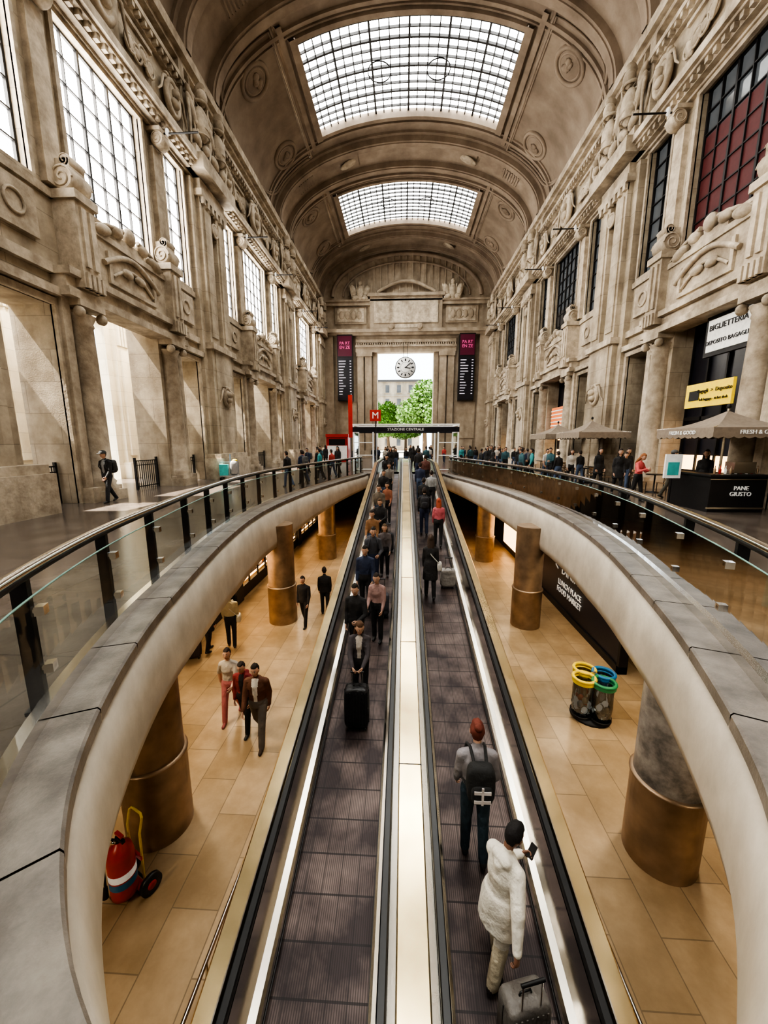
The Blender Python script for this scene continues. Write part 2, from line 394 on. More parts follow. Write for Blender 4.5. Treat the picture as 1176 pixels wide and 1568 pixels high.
def side(s,name):
    b=B();holes=[]
    for c in BAYS:
        holes.append((c-1.9,c+1.9,-.5,GZ));holes.append((c-WHW,c+WHW,WZ0,WZ1))
        for d in (-1,1):
            a=c+d*4.25
            holes.append((a-.9,a+.9,-.5,NZ));holes.append((a-NHW,a+NHW,WZ0,WZ1))
    rect_wall(b,s*W,s*(W+TH),YB,YF,-.5,ZC+.3,holes,'wall')
    b.obj(name)
    b=B()
    for c in BAYS:
        for d in (-1,1):
            y=c+d*2.45
            column(b,s*(W-.12),y,0,6.5,.40)
            b.box(s*(W-.25),s*W,c+d*2.95,c+d*3.25,0,6.5,'trim')
            b.box(s*(W-.5),s*W,c+d*1.95,c+d*3.3,0,.5,'trim')
            b.box(s*(W-.75),s*W,y-.38,y+.38,7.3,9.55,'trim')
            b.box(s*(W-.85),s*W,y-.46,y+.46,9.35,9.6,'trim')
            b.box(s*(W-.83),s*(W-.7),y-.25,y-.07,7.5,9.2,'trim');b.box(s*(W-.83),s*(W-.7),y+.07,y+.25,7.5,9.2,'trim')
            scroll(b,s,W-.42,y,9.95,.38,.76)
            b.box(s*(W-.65),s*W,y-.3,y+.3,10.1,10.5,'trim');scroll(b,s,W-.5,y,10.45,.2,.6)
            for g in range(4): b.box(s*(W-.88),s*(W-.7),y-.36+g*.2,y-.24+g*.2,6.85,7.3,'trim')
            b.box(s*(W-.8),s*W,y-.43,y+.43,6.85,7.32,'trim')
        b.box(s*(W-.62),s*(W+.3),c-3.3,c+3.3,6.5,6.75,'trim');b.box(s*(W-.5),s*(W+.2),c-3.25,c+3.25,6.75,7.1,'trim')
        b.box(s*(W-.7),s*(W+.2),c-3.3,c+3.3,7.1,7.32,'trim')
        b.box(s*(W-.42),s*(W+.1),c-2.1,c+2.1,7.3,8.9,'trim');b.box(s*(W-.5),s*(W+.1),c-2.1,c+2.1,8.9,9.1,'trim')
        b.box(s*(W-.52),s*(W-.4),c-1.3,c+1.3,7.55,7.7,'trim');b.box(s*(W-.52),s*(W-.4),c-1.3,c-1.15,7.7,8.6,'trim');b.box(s*(W-.52),s*(W-.4),c+1.15,c+1.3,7.7,8.6,'trim')
        b.tube([(s*(W-.5),c-1.5+3.0*t/12,8.15+.6*sin(pi*t/12)) for t in range(13)],.10,'trim',6)
        b.tube([(s*(W-.48),c-1.1+2.2*t/12,7.85+.5*sin(pi*t/12)) for t in range(13)],.06,'trim',6)
        b.box(s*(W-.45),s*(W+.05),c-.8,c+.8,9.1,9.35,'trim')
        for t in (-1,1):
            b.ell((s*(W-.45),c+t*1.4,9.2),(.22,.42,.2),'trim',R=Matrix.Rotation(t*-.3,3,'X'));b.ell((s*(W-.45),c+t*.7,9.45),(.2,.3,.2),'trim')
            b.ell((s*(W-.5),c+t*.35,8.2),(.12,.3,.16),'trim')
            b.tube([(s*(W-.5),c+t*.4,9.6),(s*(W-.5),c+t*1.2,9.45),(s*(W-.5),c+t*1.9,9.15)],.09,'trim',6,r2=.04)
        b.ell((s*(W-.45),c,9.6),(.2,.28,.3),'trim')
        frame(b,s,c-WHW,c+WHW,WZ0,WZ1-.1,.16,.12)
        for d in (-1,1):
            a=c+d*4.25
            frame(b,s,a-NHW,a+NHW,WZ0,WZ1-.1,.12,.1);frame(b,s,a-.9,a+.9,0,NZ,.2,.12,bottom=False)
            b.box(s*(W-.3),s*W,a-1.15,a+1.15,NZ+.25,NZ+.5,'trim')
            b.box(s*(W-.14),s*W,a-.7,a+.7,7.9,9.2,'trim');b.ring((s*(W-.16),a,8.55),.3,.05,'trim',(1,0,0),16,5)
            for e in (c+d*2.8,):
                b.box(s*(W-.22),s*W,e-.3,e+.3,9.7,14.3,'trim')
                scroll(b,s,W-.4,e,14.6,.3,.5);b.box(s*(W-.6),s*W,e-.32,e+.32,14.85,15.0,'trim')
                b.tube([(s*(W-.6),e,14.9),(s*(W-2.1),e,14.9)],.035,'dark',6);b.ell((s*(W-.75),e,14.95),(.09,.09,.16),'white',8,6)
        wreath(b,s,W-.35,c,17.35,.62)
        for d in (-1,1):
            wreath(b,s,W-.3,c+d*4.3,17.3,.48)
            relief(b,s,W-.15,c+d*1.5,c+d*3.1,16.6,17.9,4)
            b.box(s*(W-.12),s*W,c+d*1.2,c+d*3.3,16.3,16.45,'trim');b.box(s*(W-.12),s*W,c+d*1.2,c+d*3.3,18.1,18.25,'trim')
    for (x,z0,z1) in ((.18,7.1,7.4),(.1,9.35,9.6),(.2,15.05,15.15),(.45,15.15,15.35),(.85,15.45,15.75),(.7,15.35,15.45),(.25,15.75,16.05),(.2,18.4,18.6),(.45,18.6,18.8),(.3,19.5,19.7),(.55,19.7,20.15)):
        b.box(s*(W-x),s*W,YB,YF,z0,z1,'trim')
    y=YB+.2
    while y<YF:
        b.box(s*(W-.62),s*(W-.4),y,y+.16,15.18,15.36,'trim');b.box(s*(W-.42),s*(W-.2),y,y+.14,18.42,18.6,'trim');y+=.36
    for r in RIBS:
        b.box(s*(W-1.0),s*W,r-1.9,r+1.9,-.0,1.15,'trim');b.box(s*(W-.9),s*W,r-1.8,r+1.8,1.15,1.4,'trim')
        b.box(s*(W-.3),s*W,r-1.65,r+1.65,1.4,14.9,'wall')
        for d in (-1,1):
            b.box(s*(W-.55),s*W,r+d*.25,r+d*1.25,1.4,14.2,'wall')
            b.box(s*(W-.62),s*(W-.5),r+d*.42,r+d*1.08,7.6,13.7,'wall')
        b.box(s*(W-.6),s*W,r-.95,r+.95,1.4,7.0,'wall')
        b.box(s*(W-.75),s*W,r-1.4,r+1.4,6.95,7.25,'trim')
        wreath(b,s,W-.65,r,4.6,.42,sy=1.2)
        b.ring((s*(W-.6),r,13.2),.3,.06,'trim',(1,0,0),18,6);b.ell((s*(W-.6),r,13.2),(.08,.25,.25),'trim')
        b.box(s*(W-.7),s*W,r-1.4,r+1.4,14.2,14.5,'trim');b.box(s*(W-.6),s*W,r-1.3,r+1.3,14.5,15.0,'trim')
        for t in range(6): b.box(s*(W-.7),s*(W-.5),r-1.25+t*.45,r-1.02+t*.45,13.9,14.2,'trim')
        b.box(s*(W-1.1),s*W,r-1.8,r+1.8,15.15,15.8,'trim')
        b.box(s*(W-.7),s*W,r-1.6,r+1.6,15.8,16.3,'trim')
        for d in (-1,1):
            trophy(b,s,W-.55,r+d*.9,16.1,3.2)
            b.box(s*(W-.3),s*W,r+d*1.7-.22,r+d*1.7+.22,16,19.5,'trim')
    b.obj('trim_'+('left' if s<0 else 'right'))
side(-1,'wall_left');side(1,'wall_right')

def window(s,y0,y1,z0,z1,cols,rws,glass,xg=W+.32,thick=.045):
    b=B();X=s*xg
    b.box(X,X+s*.03,y0,y1,z0,z1,glass)
    for i in range(cols+1):
        y=y0+(y1-y0)*i/cols;w=thick*(1.6 if i in(0,cols) else (1 if i%2==0 else .4));b.box(X-s*.1,X-s*.0,y-w,y+w,z0,z1,'dark')
    for j in range(rws+1):
        z=z0+(z1-z0)*j/rws;w=thick*(1.5 if j in(0,rws) else .5);b.box(X-s*.09,X-s*.0,y0,y1,z-w,z+w,'dark')
    return b
wn=0
for s in (-1,1):
    for c in BAYS:
        for (a,hw,cl) in ((c,WHW,6),(c-4.25,NHW,2),(c+4.25,NHW,2)):
            wn+=1
            g='win_glow_glass' if s<0 else 'dim_glow_glass'
            b=window(s,a-hw,a+hw,WZ0,WZ1,cl,7,g)
            if s>0 and c==15.6 and hw>1: b.box(s*(W+.28),s*(W+.31),a-hw,a+hw,WZ0,13.4,'red')
            if s>0 and c==29.6 and hw>1: b.box(s*(W+.28),s*(W+.31),a-hw,a+hw,WZ0,11.5,'darkwall')
            b.obj('window_%d'%wn)

def gate(y0,y1,x):
    b=B();h=1.25
    b.box(x-.02,x+.02,y0,y1,h-.04,h,'dark');b.box(x-.02,x+.02,y0,y1,.1,.14,'dark');b.box(x-.02,x+.02,y0,y1,h-.22,h-.19,'dark')
    n=int((y1-y0)/.13)
    for i in range(n+1):
        y=y0+(y1-y0)*i/n;b.box(x-.012,x+.012,y-.012,y+.012,0,h,'dark')
    for y in (y0,y1): b.box(x-.04,x+.04,y-.04,y+.04,0,h+.12,'dark')
    return b.obj('iron_gate')
for c in BAYS[1:]:
    for d in (-1,1): gate(c+d*4.25-.83,c+d*4.25+.83,-W-.6)
    gate(c+.4,c+1.85,-W-.6)
b=B()
hol=[]
for c in BAYS:
    hol.append((c+2.8,c+5.3,-.5,8.2));hol.append((c-6.2,c-4.4,-.5,8.2))
rect_wall(b,-16.5,-16.0,YB,YF+2,-.5,9.5,hol,'white_stone')
for c in BAYS:
    for yy in (c-3.3,c-.2,c+2.0,c+6.2):
        b.box(-16,-15.75,yy-.5,yy+.5,0,9.0,'white_stone');b.box(-16,-15.55,yy-.6,yy+.6,8.5,8.8,'white_stone');b.box(-16,-15.55,yy-.6,yy+.6,0,.9,'white_stone')
        b.box(-15.8,-15.62,yy-.28,yy+.28,1.3,7.0,'white_stone')
        for t in range(4): b.box(-15.75,-15.58,yy-.4+t*.22,yy-.27+t*.22,7.2,8.4,'white_stone')
b.box(-16.6,-15.75,YB,YF+2,9.1,9.5,'white_stone')
b.obj('loggia_arcade')

b=B()
for c in BAYS:
    b.box(W+.9,W+1.0,c-1.9,c+1.9,0,GZ,'screen')
    for t in range(5): b.box(W+.8,W+.9,c-1.9+t*.95-.04,c-1.9+t*.95+.04,0,GZ,'dark')
    b.box(W+.8,W+.9,c-1.9,c+1.9,2.9,3.05,'dark')
    b.box(W+.86,W+.9,c-1.7,c+1.7,.9,1.5,'shop_glow');b.box(W+.86,W+.9,c-1.7,c+1.7,2.2,2.5,'shop_glow')
    for d in (-1,1):
        a=c+d*4.25;b.box(W+.9,W+1.0,a-.9,a+.9,0,NZ,'screen');b.box(W+.8,W+.9,a-.9,a+.9,3.0,3.1,'dark')
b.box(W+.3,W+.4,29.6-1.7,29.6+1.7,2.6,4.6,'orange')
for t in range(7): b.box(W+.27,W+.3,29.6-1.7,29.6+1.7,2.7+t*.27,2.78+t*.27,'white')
b.obj('shopfront')
e=empty('ticket_office_sign')
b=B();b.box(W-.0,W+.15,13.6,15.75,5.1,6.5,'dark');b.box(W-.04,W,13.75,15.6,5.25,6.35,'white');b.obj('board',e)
text('BIGLIETTERIA',.27,(W-.06,14.7,6.05),ROT_R,'dark',parent=e);text('DEPOSITO BAGAGLI',.2,(W-.06,14.7,5.55),ROT_R,'dark',parent=e)
e=empty('yellow_direction_sign')
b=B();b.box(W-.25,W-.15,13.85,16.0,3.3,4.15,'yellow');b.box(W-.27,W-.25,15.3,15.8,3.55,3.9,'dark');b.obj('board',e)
text('Bagagli  >  Deposito',.19,(W-.28,14.6,3.85),ROT_R,'dark',parent=e);text('left luggage - ticket desk',.13,(W-.28,14.6,3.55),ROT_R,'dark',parent=e)

# ------------------------------------------------------------------ far & back wall
b=B()
Y=YF;DW=3.65;DH=13.6
b.box(-W,-DW,Y,Y+1.5,-.2,26.5,'far');b.box(DW,W,Y,Y+1.5,-.2,26.5,'far');b.box(-DW,DW,Y,Y+1.5,DH,26.5,'far')
b.obj('wall_far')
b=B()
for s in (-1,1):
    for x0,x1,p in ((3.65,4.2,.15),(4.35,5.2,.55),(5.4,6.2,.4)):
        b.box(s*x0,s*x1,Y-p,Y,0,13.4,'far')
        if p>.3:
            b.box(s*(x0-.12),s*(x1+.12),Y-p-.15,Y,0,1.0,'far');b.box(s*(x0-.1),s*(x1+.1),Y-p-.12,Y,12.9,13.4,'far')
    b.box(s*6.3,s*9.1,Y-.12,Y,2.6,7.2,'far');b.box(s*6.5,s*8.9,Y-.2,Y,.3,2.4,'far')
    b.box(s*9.3,s*11,Y-.5,Y,0,15.4,'far');b.box(s*9.15,s*11,Y-.65,Y,0,1.2,'far')
    b.box(s*5.0,s*9.0,Y-.2,Y,16.9,18.9,'far');b.box(s*5.3,s*8.7,Y-.3,Y-.15,17.1,18.7,'trim')
    for t in range(4): b.ell((s*(5.9+t*.75),Y-.32,17.9),(.33,.1,.5),'far')
    b.ring((s*6.7,Y-.3,17.9),.5,.08,'far',(0,1,0))
    for (dx,dz,rx,rz_) in ((0,.9,.5,.9),(0,1.95,.28,.35),(-.85,1.1,.42,.7),(.85,1.1,.42,.7),(-.6,.3,.5,.35),(.6,.3,.5,.35)):
        b.ell((s*5.75+dx,Y-.6,19.5+dz),(rx,.35,rz_),'trim',R=Matrix.Rotation((dx)*.35,3,'Y'))
    for t in range(4): b.tube([(s*5.75-.9+t*.6,Y-.75,19.7),(s*5.75-1.3+t*.87,Y-.7,21.2)],.08,'trim',5)
for z0,z1,p in ((13.4,14.0,.5),(14.0,14.25,.7),(14.6,15.0,.35),(15.4,15.7,.7),(15.7,16.1,1.0),(19.0,19.4,.5),(19.4,19.6,.7)):
    b.box(-W if z0>15 else -6.4,W if z0>15 else 6.4,Y-p,Y,z0,z1,'far')
b.box(-4.5,4.5,Y-.7,Y,16.1,19.9,'far');b.box(-4.0,4.0,Y-.82,Y-.6,16.8,19.3,'trim');b.box(-4.8,4.8,Y-.95,Y,19.9,20.25,'far')
b.tube([(-3.6+7.2*t/16,Y-.5,20.4+1.3*sin(pi*t/16)) for t in range(17)],.22,'far',6)
for s in (-1,1): scroll(b,1,s*1.75,Y-1.0,16.3,.35,.5,'far')
b.box(-1.6,1.6,Y-1.0,Y-.6,16.15,16.6,'trim')
for t in range(19):
    x=-7.2+t*.8
    zt=ZC+5.2*sqrt(max(0,1-(x/9.6)**2))-.2
    b.box(x-.06,x+.06,Y-.2,Y,20.2,zt,'far')
b.tube([((9.3)*cos(pi*t/40),Y-.15,ZC+4.8*sin(pi*t/40)) for t in range(41)],.22,'rib',8)
b.tube([((7.9)*cos(pi*t/40),Y-.15,ZC+3.9*sin(pi*t/40)) for t in range(41)],.12,'rib',8)
for t in range(44):
    x=-6.3+t*.29;b.box(x,x+.14,Y-.62,Y-.4,14.27,14.5,'far')
b.obj('trim_far')
b=B();b.box(-W,W,YB-.5,YB,-.2,26.5,'wall');b.obj('wall_back')
for s in (-1,1):
    e=empty('departure_board')
    b=B();x0=s*7.75-1.0;x1=s*7.75+1.0;yb=Y-.75
    b.box(x0,x1,yb,Y-.1,7.4,15.5,'dark');b.box(x0+.1,x1-.1,yb-.03,yb,12.9,15.35,'magenta');b.box(x0+.1,x1-.1,yb-.03,yb,7.5,12.7,'screen')
    b.obj('panel',e)
    text('PA RT\nEN ZE',.5,(s*7.75,yb-.05,14.2),ROT_F,'magtext',parent=e)
    b=B()
    for i in range(13):
        z=12.3-i*.34
        w=.4+random.random()*.6
        b.box(x0+.2,x0+.2+w,yb-.05,yb-.03,z-.045,z+.045,'text');b.box(x1-.4,x1-.2,yb-.05,yb-.03,z-.045,z+.045,'text')
    b.obj('rows',e)
e=empty('hanging_clock',(.0,Y-1.2,0));R_=1.25;zc=11.35
b=B();b.lathe((0,0,zc),[(R_,-.12),(R_+.06,0),(R_,.12)],'dark',40,axis='y')
b.lathe((0,0,zc),[(.01,-.15),(R_-.05,-.15),(R_-.05,-.12)],'white',40,axis='y')
for i in range(12):
    a=i*pi/6;T=Matrix.Translation((0,-.17,zc))@Matrix.Rotation(a,4,'Y');w=.06 if i%3 else .09
    b.box(-w,w,-.01,.01,.76,1.06,'dark',T)
b.box(-.05,.05,-.2,-.18,-.1,.9,'dark',Matrix.Translation((0,0,zc))@Matrix.Rotation(radians(50),4,'Y'))
b.box(-.06,.06,-.2,-.18,-.1,.65,'dark',Matrix.Translation((0,0,zc))@Matrix.Rotation(radians(100),4,'Y'))
b.ring((0,-.15,zc),.62,.015,'dark',(0,1,0));b.cyl((-.25,0,zc+1.2),(-.25,0,14.2),.03,'dark',6);b.cyl((.25,0,zc+1.2),(.25,0,14.2),.03,'dark',6)
b.obj('clock_body',e)

# ------------------------------------------------------------------ floor opening curve
TAIL=[(3.78,7.6),(4.15,10.2),(4.2,12.8),(3.95,16),(3.3,20.3),(2.65,23.6),(2.45,25.2)]
CPS={-1:[(0,.5),(.9,.78),(1.6,1.3),(2.22,2.15),(2.82,3.6),(3.25,5.2)]+TAIL,
      1:[(0,.5),(.85,.75),(1.45,1.3),(2.06,2.15),(2.68,3.6),(3.18,5.2)]+TAIL}
def cat(P,n=8):
    out=[]
    for i in range(len(P)-1):
        p0=P[max(i-1,0)] if i>0 else (-P[1][0],P[1][1]);p1=P[i];p2=P[i+1];p3=P[min(i+2,len(P)-1)]
        for t in range(n):
            t=t/n
            out.append(tuple(.5*((2*p1[k])+(-p0[k]+p2[k])*t+(2*p0[k]-5*p1[k]+4*p2[k]-p3[k])*t*t+(-p0[k]+3*p1[k]-3*p2[k]+p3[k])*t**3) for k in (0,1)))
    out.append(P[-1]);return out
ES={s:cat(CPS[s]) for s in (-1,1)}
def nrm2(E,i):
    a=E[max(i-1,0)];c=E[min(i+1,len(E)-1)]
    if i==0: return (0,-1)
    tx,ty=c[0]-a[0],c[1]-a[1];l=sqrt(tx*tx+ty*ty);return (ty/l,-tx/l)
def offs(E,d):
    out=[]
    for i,(x,y) in enumerate(E):
        n=nrm2(E,i);out.append((max(0,x+n[0]*d),y+n[1]*d))
    return out
YE=25.2
b=B()
b.box(-16,16,YB,.5,-.3,0,'ufloor');b.box(-16,16,YE,YF+1.5,-.3,0,'ufloor')
for s in (-1,1):
    b.grid([[Vector((s*x,y,0)),Vector((s*16,y,0))] for x,y in ES[s]],'ufloor',False)
b.obj('floor')
b=B();b.box(-90,-16,-60,100,-.35,-.02,'pave');b.box(-16,60,YF+1.5,110,-.35,-.02,'pave');b.obj('ground_plaza')
def dep(y):
    P=[(0,.72),(2,.78),(4,.92),(8,1.25),(13,1.3),(19,1.0),(25.3,.8)]
    for i in range(len(P)-1):
        if P[i][0]<=y<=P[i+1][0]:
            t=(y-P[i][0])/(P[i+1][0]-P[i][0]);return P[i][1]*(1-t)+P[i+1][1]*t
    return .7
b=B()
for s in (-1,1):
    E=ES[s];OC=offs(E,.40);i=0
    while i<len(E)-1:
        j=i;l=0
        while j<len(E)-1 and l<1.0: l+=sqrt((E[j+1][0]-E[j][0])**2+(E[j+1][1]-E[j][1])**2);j+=1
        rows=[]
        for k in range(i,j+1):
            xi,yi=E[k];xo,yo=OC[k]
            if k==i: f=.008
            elif k==j: f=-.008
            else: f=0
            a=E[min(k+1,len(E)-1)];a0=E[max(k-1,0)];tx,ty=a[0]-a0[0],a[1]-a0[1];ll=sqrt(tx*tx+ty*ty) or 1
            dx,dy=tx/ll*f,ty/ll*f
            rows.append([Vector((s*(xi+dx),yi+dy,-.07)),Vector((s*(xi+dx),yi+dy,.03)),Vector((s*(xi+dx)+s*.02,yi+dy,.045)),Vector((s*(xo+dx),yo+dy,.045)),Vector((s*(xo+dx),yo+dy,-.02))])
        b.grid(rows,'coping',False);i=j
b.obj('trim_coping')
b=B()
for s in (-1,1):
    rows=[];E=ES[s]
    for i,(x,y) in enumerate(E):
        n=nrm2(E,i);d=dep(y);r=[]
        for (o,z) in ((.03,-.06),(.03,-.10),(-.02,-.13),(-.06,-d*.5),(-.08,-d*.85),(-.05,-d),(.25,-d-.02),(.6,-.62),(1.0,-.58)):
            r.append(Vector((s*max(0,x+n[0]*o),y+n[1]*o,z)))
        rows.append(r)
    b.grid(rows,'fascia',True)
b.obj('trim_fascia')
b=B()
for s in (-1,1):
    OS=offs(ES[s],.6)
    b.grid([[Vector((s*x,y,-.6)),Vector((s*12,y,-.6))] for x,y in OS],'ceil_low',False)
b.box(-12,12,-10,-.1,-.65,-.6,'ceil_low');b.box(-12,-2.5,YE,34,-.65,-.6,'ceil_low');b.box(2.5,12,YE,34,-.65,-.6,'ceil_low')
b.obj('ceiling_lower')
for s in (-1,1):
    e=empty('glass_balustrade');E=ES[s];G=offs(E,.34);HR=offs(E,.40)
    b=B()
    def P(L,i,z): return Vector((s*L[i][0],L[i][1],z))
    for i in range(0,len(G)-1):
        b.grid([[P(G,i,.14),P(G,i+1,.14)],[P(G,i,.93),P(G,i+1,.93)]],'glass',False)
    b.obj('glass_panels',e)
    b=B()
    b.tube([P(G,i,.93) for i in range(len(G))],.008,'glass_edge',6)
    rows=[]
    for i in range(len(G)):
        n=nrm2(E,i);g=G[i]
        rows.append([Vector((s*(g[0]+n[0]*o),g[1]+n[1]*o,z)) for o,z in ((-.04,.04),(-.04,.15),(.04,.15),(.04,.04))])
    b.grid(rows,'chrome',False,closed_u=True)
    b.obj('base_channel',e)
    b=B()
    b.tube([P(HR,i,1.10) for i in range(len(HR))],.038,'chrome',12)
    b.tube([P(HR,i,1.055) for i in range(len(HR))],.03,'dark',8)
    b.obj('handrail',e)
    b=B();acc=.6
    for i in range(1,len(E)-1):
        l=sqrt((E[i][0]-E[i-1][0])**2+(E[i][1]-E[i-1][1])**2);acc+=l
        if acc>1.25:
            acc=0;n=nrm2(E,i);h=HR[i];T=Matrix(((n[0]*s,-n[1]*s*1,0,s*h[0]),(n[1],n[0],0,h[1]),(0,0,1,0),(0,0,0,1)))
            b.box(-.02,.08,-.03,.03,.0,1.06,'dark',T)
            b.box(-.05,.11,-.05,.05,.0,.03,'dark',T)
            for z in (.35,.8): b.box(-.10,.0,-.02,.02,z-.015,z+.015,'chrome',T);b.box(-.1,-.04,-.04,.04,z-.035,z+.035,'chrome',T)
    b.obj('posts',e)

# ------------------------------------------------------------------ lower level
LZ=-4.0
b=B();b.box(-12,12,-10,34,LZ-.2,LZ,'lfloor');b.obj('floor_lower')
b=B()
b.box(-12.2,-12,-10,34,LZ,-.3,'darkwall');b.box(12,12.2,-10,34,LZ,-.3,'darkwall');b.box(-12,12,34,34.2,LZ,-.3,'darkwall');b.box(-12,12,-10.2,-10,LZ,-.3,'darkwall')
b.obj('wall_lower')
b=B()
b.box(-11.9,-6.4,9.3,9.5,LZ,-.66,'darkwall')
for y0,y1 in ((9.5,13.2),(13.8,17.5),(18.1,21.8),(22.4,27)):
    b.box(-6.6,-6.5,y0,y1,LZ+.5,-1.3,'shop_glow');b.box(-6.45,-6.35,y0,y1,LZ,LZ+.45,'dark');b.box(-6.5,-6.3,y0,y1,-1.4,-.66,'darkwall')
    b.box(-6.62,-6.25,y1,y1+.6,LZ,-.66,'darkwall')
    n=4
    for i in range(n+1):
        y=y0+(y1-y0)*i/n;b.box(-6.42,-6.36,y-.03,y+.03,LZ,-1.3,'dark')
    for sh in range(4):
        z=LZ+.7+sh*.5;b.box(-6.5,-6.38,y0,y1,z,z+.03,'dark')
        for k in range(14):
            y=y0+random.random()*(y1-y0-.2);b.ell((-6.45,y,z+.14),(.04,.05+random.random()*.06,.11),random.choice(['redp','white','yelp','dark','bluep','orange']),8,6)
b.obj('lower_shopfront')
e=empty('dining_billboard')
b=B();b.box(5.6,5.75,9.6,17.5,LZ+.2,-.7,'screen');b.box(5.55,5.78,9.5,9.6,LZ,-.66,'dark');b.box(5.55,5.78,17.45,17.55,LZ,-.66,'dark');b.box(5.55,5.78,9.5,17.5,LZ,LZ+.2,'dark');b.obj('panel',e)
text('<  DINING',.5,(5.57,12.9,-2.45),ROT_R,'white',parent=e)
text('LUNCH PLACE\nFOOD MARKET',.28,(5.57,12.8,-3.1),ROT_R,'white',parent=e)
b=B();b.box(5.8,5.9,17.6,30,LZ,-.66,'darkwall');b.box(5.7,5.8,18,22,LZ+.4,-1.4,'shop_glow');b.obj('lower_shop_display')
for (x,y,k) in ((-3.95,5.0,'bronze'),(3.72,4.95,'marble'),(-4.2,12.2,'bronze'),(4.0,12.3,'bronze'),(-4.1,19.5,'bronze'),(4.1,19.5,'bronze')):
    b=B();r=.44
    b.lathe((x,y,LZ),[(r+.03,0),(r+.03,1.25),(r+.05,1.27),(r+.05,1.3),(r,1.31)],'bronze',36,cap=False)
    b.lathe((x,y,LZ),[(r,1.3),(r,3.38)],k,36)
    b.obj('round_column')
for s in (-1,1):
    b=B();x=s*2.12;z=LZ+.7
    b.tube([(x,-2,z),(x,4.0,z),(x,4.2,z-.1),(x,4.25,z-.3),(x,4.25,LZ)],.022,'chrome',10)
    for y in (-1,1,3): b.cyl((x,y,LZ),(x,y,z),.018,'chrome')
    b.obj('floor_guard_rail')

# ------------------------------------------------------------------ travelators
YT=22.0;SL=.175
def rz(y):
    if y>=YT: return 0.0
    return max(LZ,-(YT-y)*SL)
PY=[-3.0,YT-4.0/SL,YT,YE+1.6]
def sweep(b,poly,k,smooth=False):
    rows=[[Vector((x,y,rz(y)+h)) for x,h in poly] for y in PY]
    b.grid(rows,k,smooth,closed_u=True)
    for r in (rows[0],rows[-1]): b.add(r,[tuple(range(len(r)))],k)
for s in (-1,1):
    e=empty('moving_walkway')
    X=lambda a:s*a
    b=B();sweep(b,[(X(.40),0),(X(1.38),0),(X(1.38),-.15),(X(.40),-.15)],'belt');b.obj('belt',e)
    b=B()
    for (xi,xo,d) in ((.40,.29,1),(1.38,1.50,-1)):
        sweep(b,[(X(xi),-.05),(X(xi),.22),(X(xi-.03*d),.25),(X(xo),.27),(X(xo),-.05)],'steel')
        sweep(b,[(X(xo+.015*d),.25),(X(xo+.005*d),.86),(X(xo-.02*d),.86),(X(xo-.02*d),.25)],'chrome')
        sweep(b,[(X(xi+.004*d),.05),(X(xi+.012*d),.05),(X(xi+.012*d),.10),(X(xi+.004*d),.10)],'black')
    b.obj('balustrade_panels',e)
    b=B()
    for xc in (.265,1.53):
        pts=[(X(xc),y,rz(y)+.93) for y in PY[:-1]]+[(X(xc),YE+1.6+.1,.93),(X(xc),YE+1.9,.80),(X(xc),YE+1.95,.6),(X(xc),YE+1.75,.4)]
        rows=[]
        for p in pts:
            rows.append([Vector((p[0]+dx,p[1],p[2]+dz)) for dx,dz in ((-.04,-.03),(-.04,.015),(-.028,.03),(.028,.03),(.04,.015),(.04,-.03))])
        b.grid(rows,'black',False,closed_u=True)
    b.obj('handrails',e)
    b=B()
    sweep(b,[(X(1.58),.84),(X(1.60),.90),(X(1.77),.90),(X(1.79),.87),(X(1.79),.80),(X(1.58),.80)],'gold')
    sweep(b,[(X(1.77),.82),(X(1.79),.82),(X(1.79),-.75),(X(1.77),-.75)],'bronze')
    sweep(b,[(X(.40),-.16),(X(1.76),-.16),(X(1.76),-.75),(X(.40),-.75)],'dark')
    sweep(b,[(X(1.60),.905),(X(1.612),.905),(X(1.612),.925),(X(1.60),.925)],'chrome')
    b.obj('outer_decking',e)
b=B();sweep(b,[(-.15,.80),(-.15,.91),(-.135,.92),(.135,.92),(.15,.91),(.15,.80)],'gold')
for s in (-1,1): sweep(b,[(s*.15,.78),(s*.15,.895),(s*.22,.885),(s*.222,.78)],'steel')
sweep(b,[(-.25,-.7),(-.25,.79),(.25,.79),(.25,-.7)],'dark')
y=2.0
while y<22:
    b.box(-.152,.152,y,y+.010,rz(y)+.915,rz(y)+.9245,'dark');y+=2.4
b.obj('walkway_centre_decking')
# ------------------------------------------------------------------ entrance frame structure
e=empty('metro_entrance_canopy')
b=B()
for y in (27.8,31.0):
    for s in (-1,1):
        for x in (2.3,3.7): b.box(s*x-.05,s*x+.05,y-.05,y+.05,0,3.3,'white')
    b.box(-3.76,3.76,y-.08,y+.08,3.22,3.32,'white')
    b.box(-3.76,3.76,y-.06,y+.06,2.75,3.1,'screen')
for s in (-1,1):
    b.box(s*3.7-.06,s*3.7+.06,27.8,31,3.22,3.32,'white');b.box(s*3.7-.05,s*3.7+.05,27.8,31,2.75,2.85,'white')
    for z in (.1,1.1,2.0): b.box(s*3.0-.75,s*3.0+.75,27.76,27.84,z,z+.05,'white')
b.obj('frame',e)
b=B()
for s in (-1,1): b.box(s*3.7-.01,s*3.7+.01,27.8,31,.1,2.7,'glass')
b.obj('glass_sides',e)
text('STAZIONE CENTRALE',.26,(0,27.7,2.93),ROT_F,'white',parent=e)
e=empty('metro_sign')
b=B();b.box(-2.45,-1.7,26.9,27.0,3.45,4.2,'redp');b.cyl((-2.05,26.95,0),(-2.05,26.95,3.5),.04,'dark');b.obj('box_sign',e)
text('M',.62,(-2.07,26.88,3.82),ROT_F,'white',parent=e)
b=B();b.box(-5.5,-5.1,38,38.1,2.5,6.5,'redp');b.cyl((-5.3,38.15,0),(-5.3,38.15,6.8),.05,'dark');b.obj('red_banner')
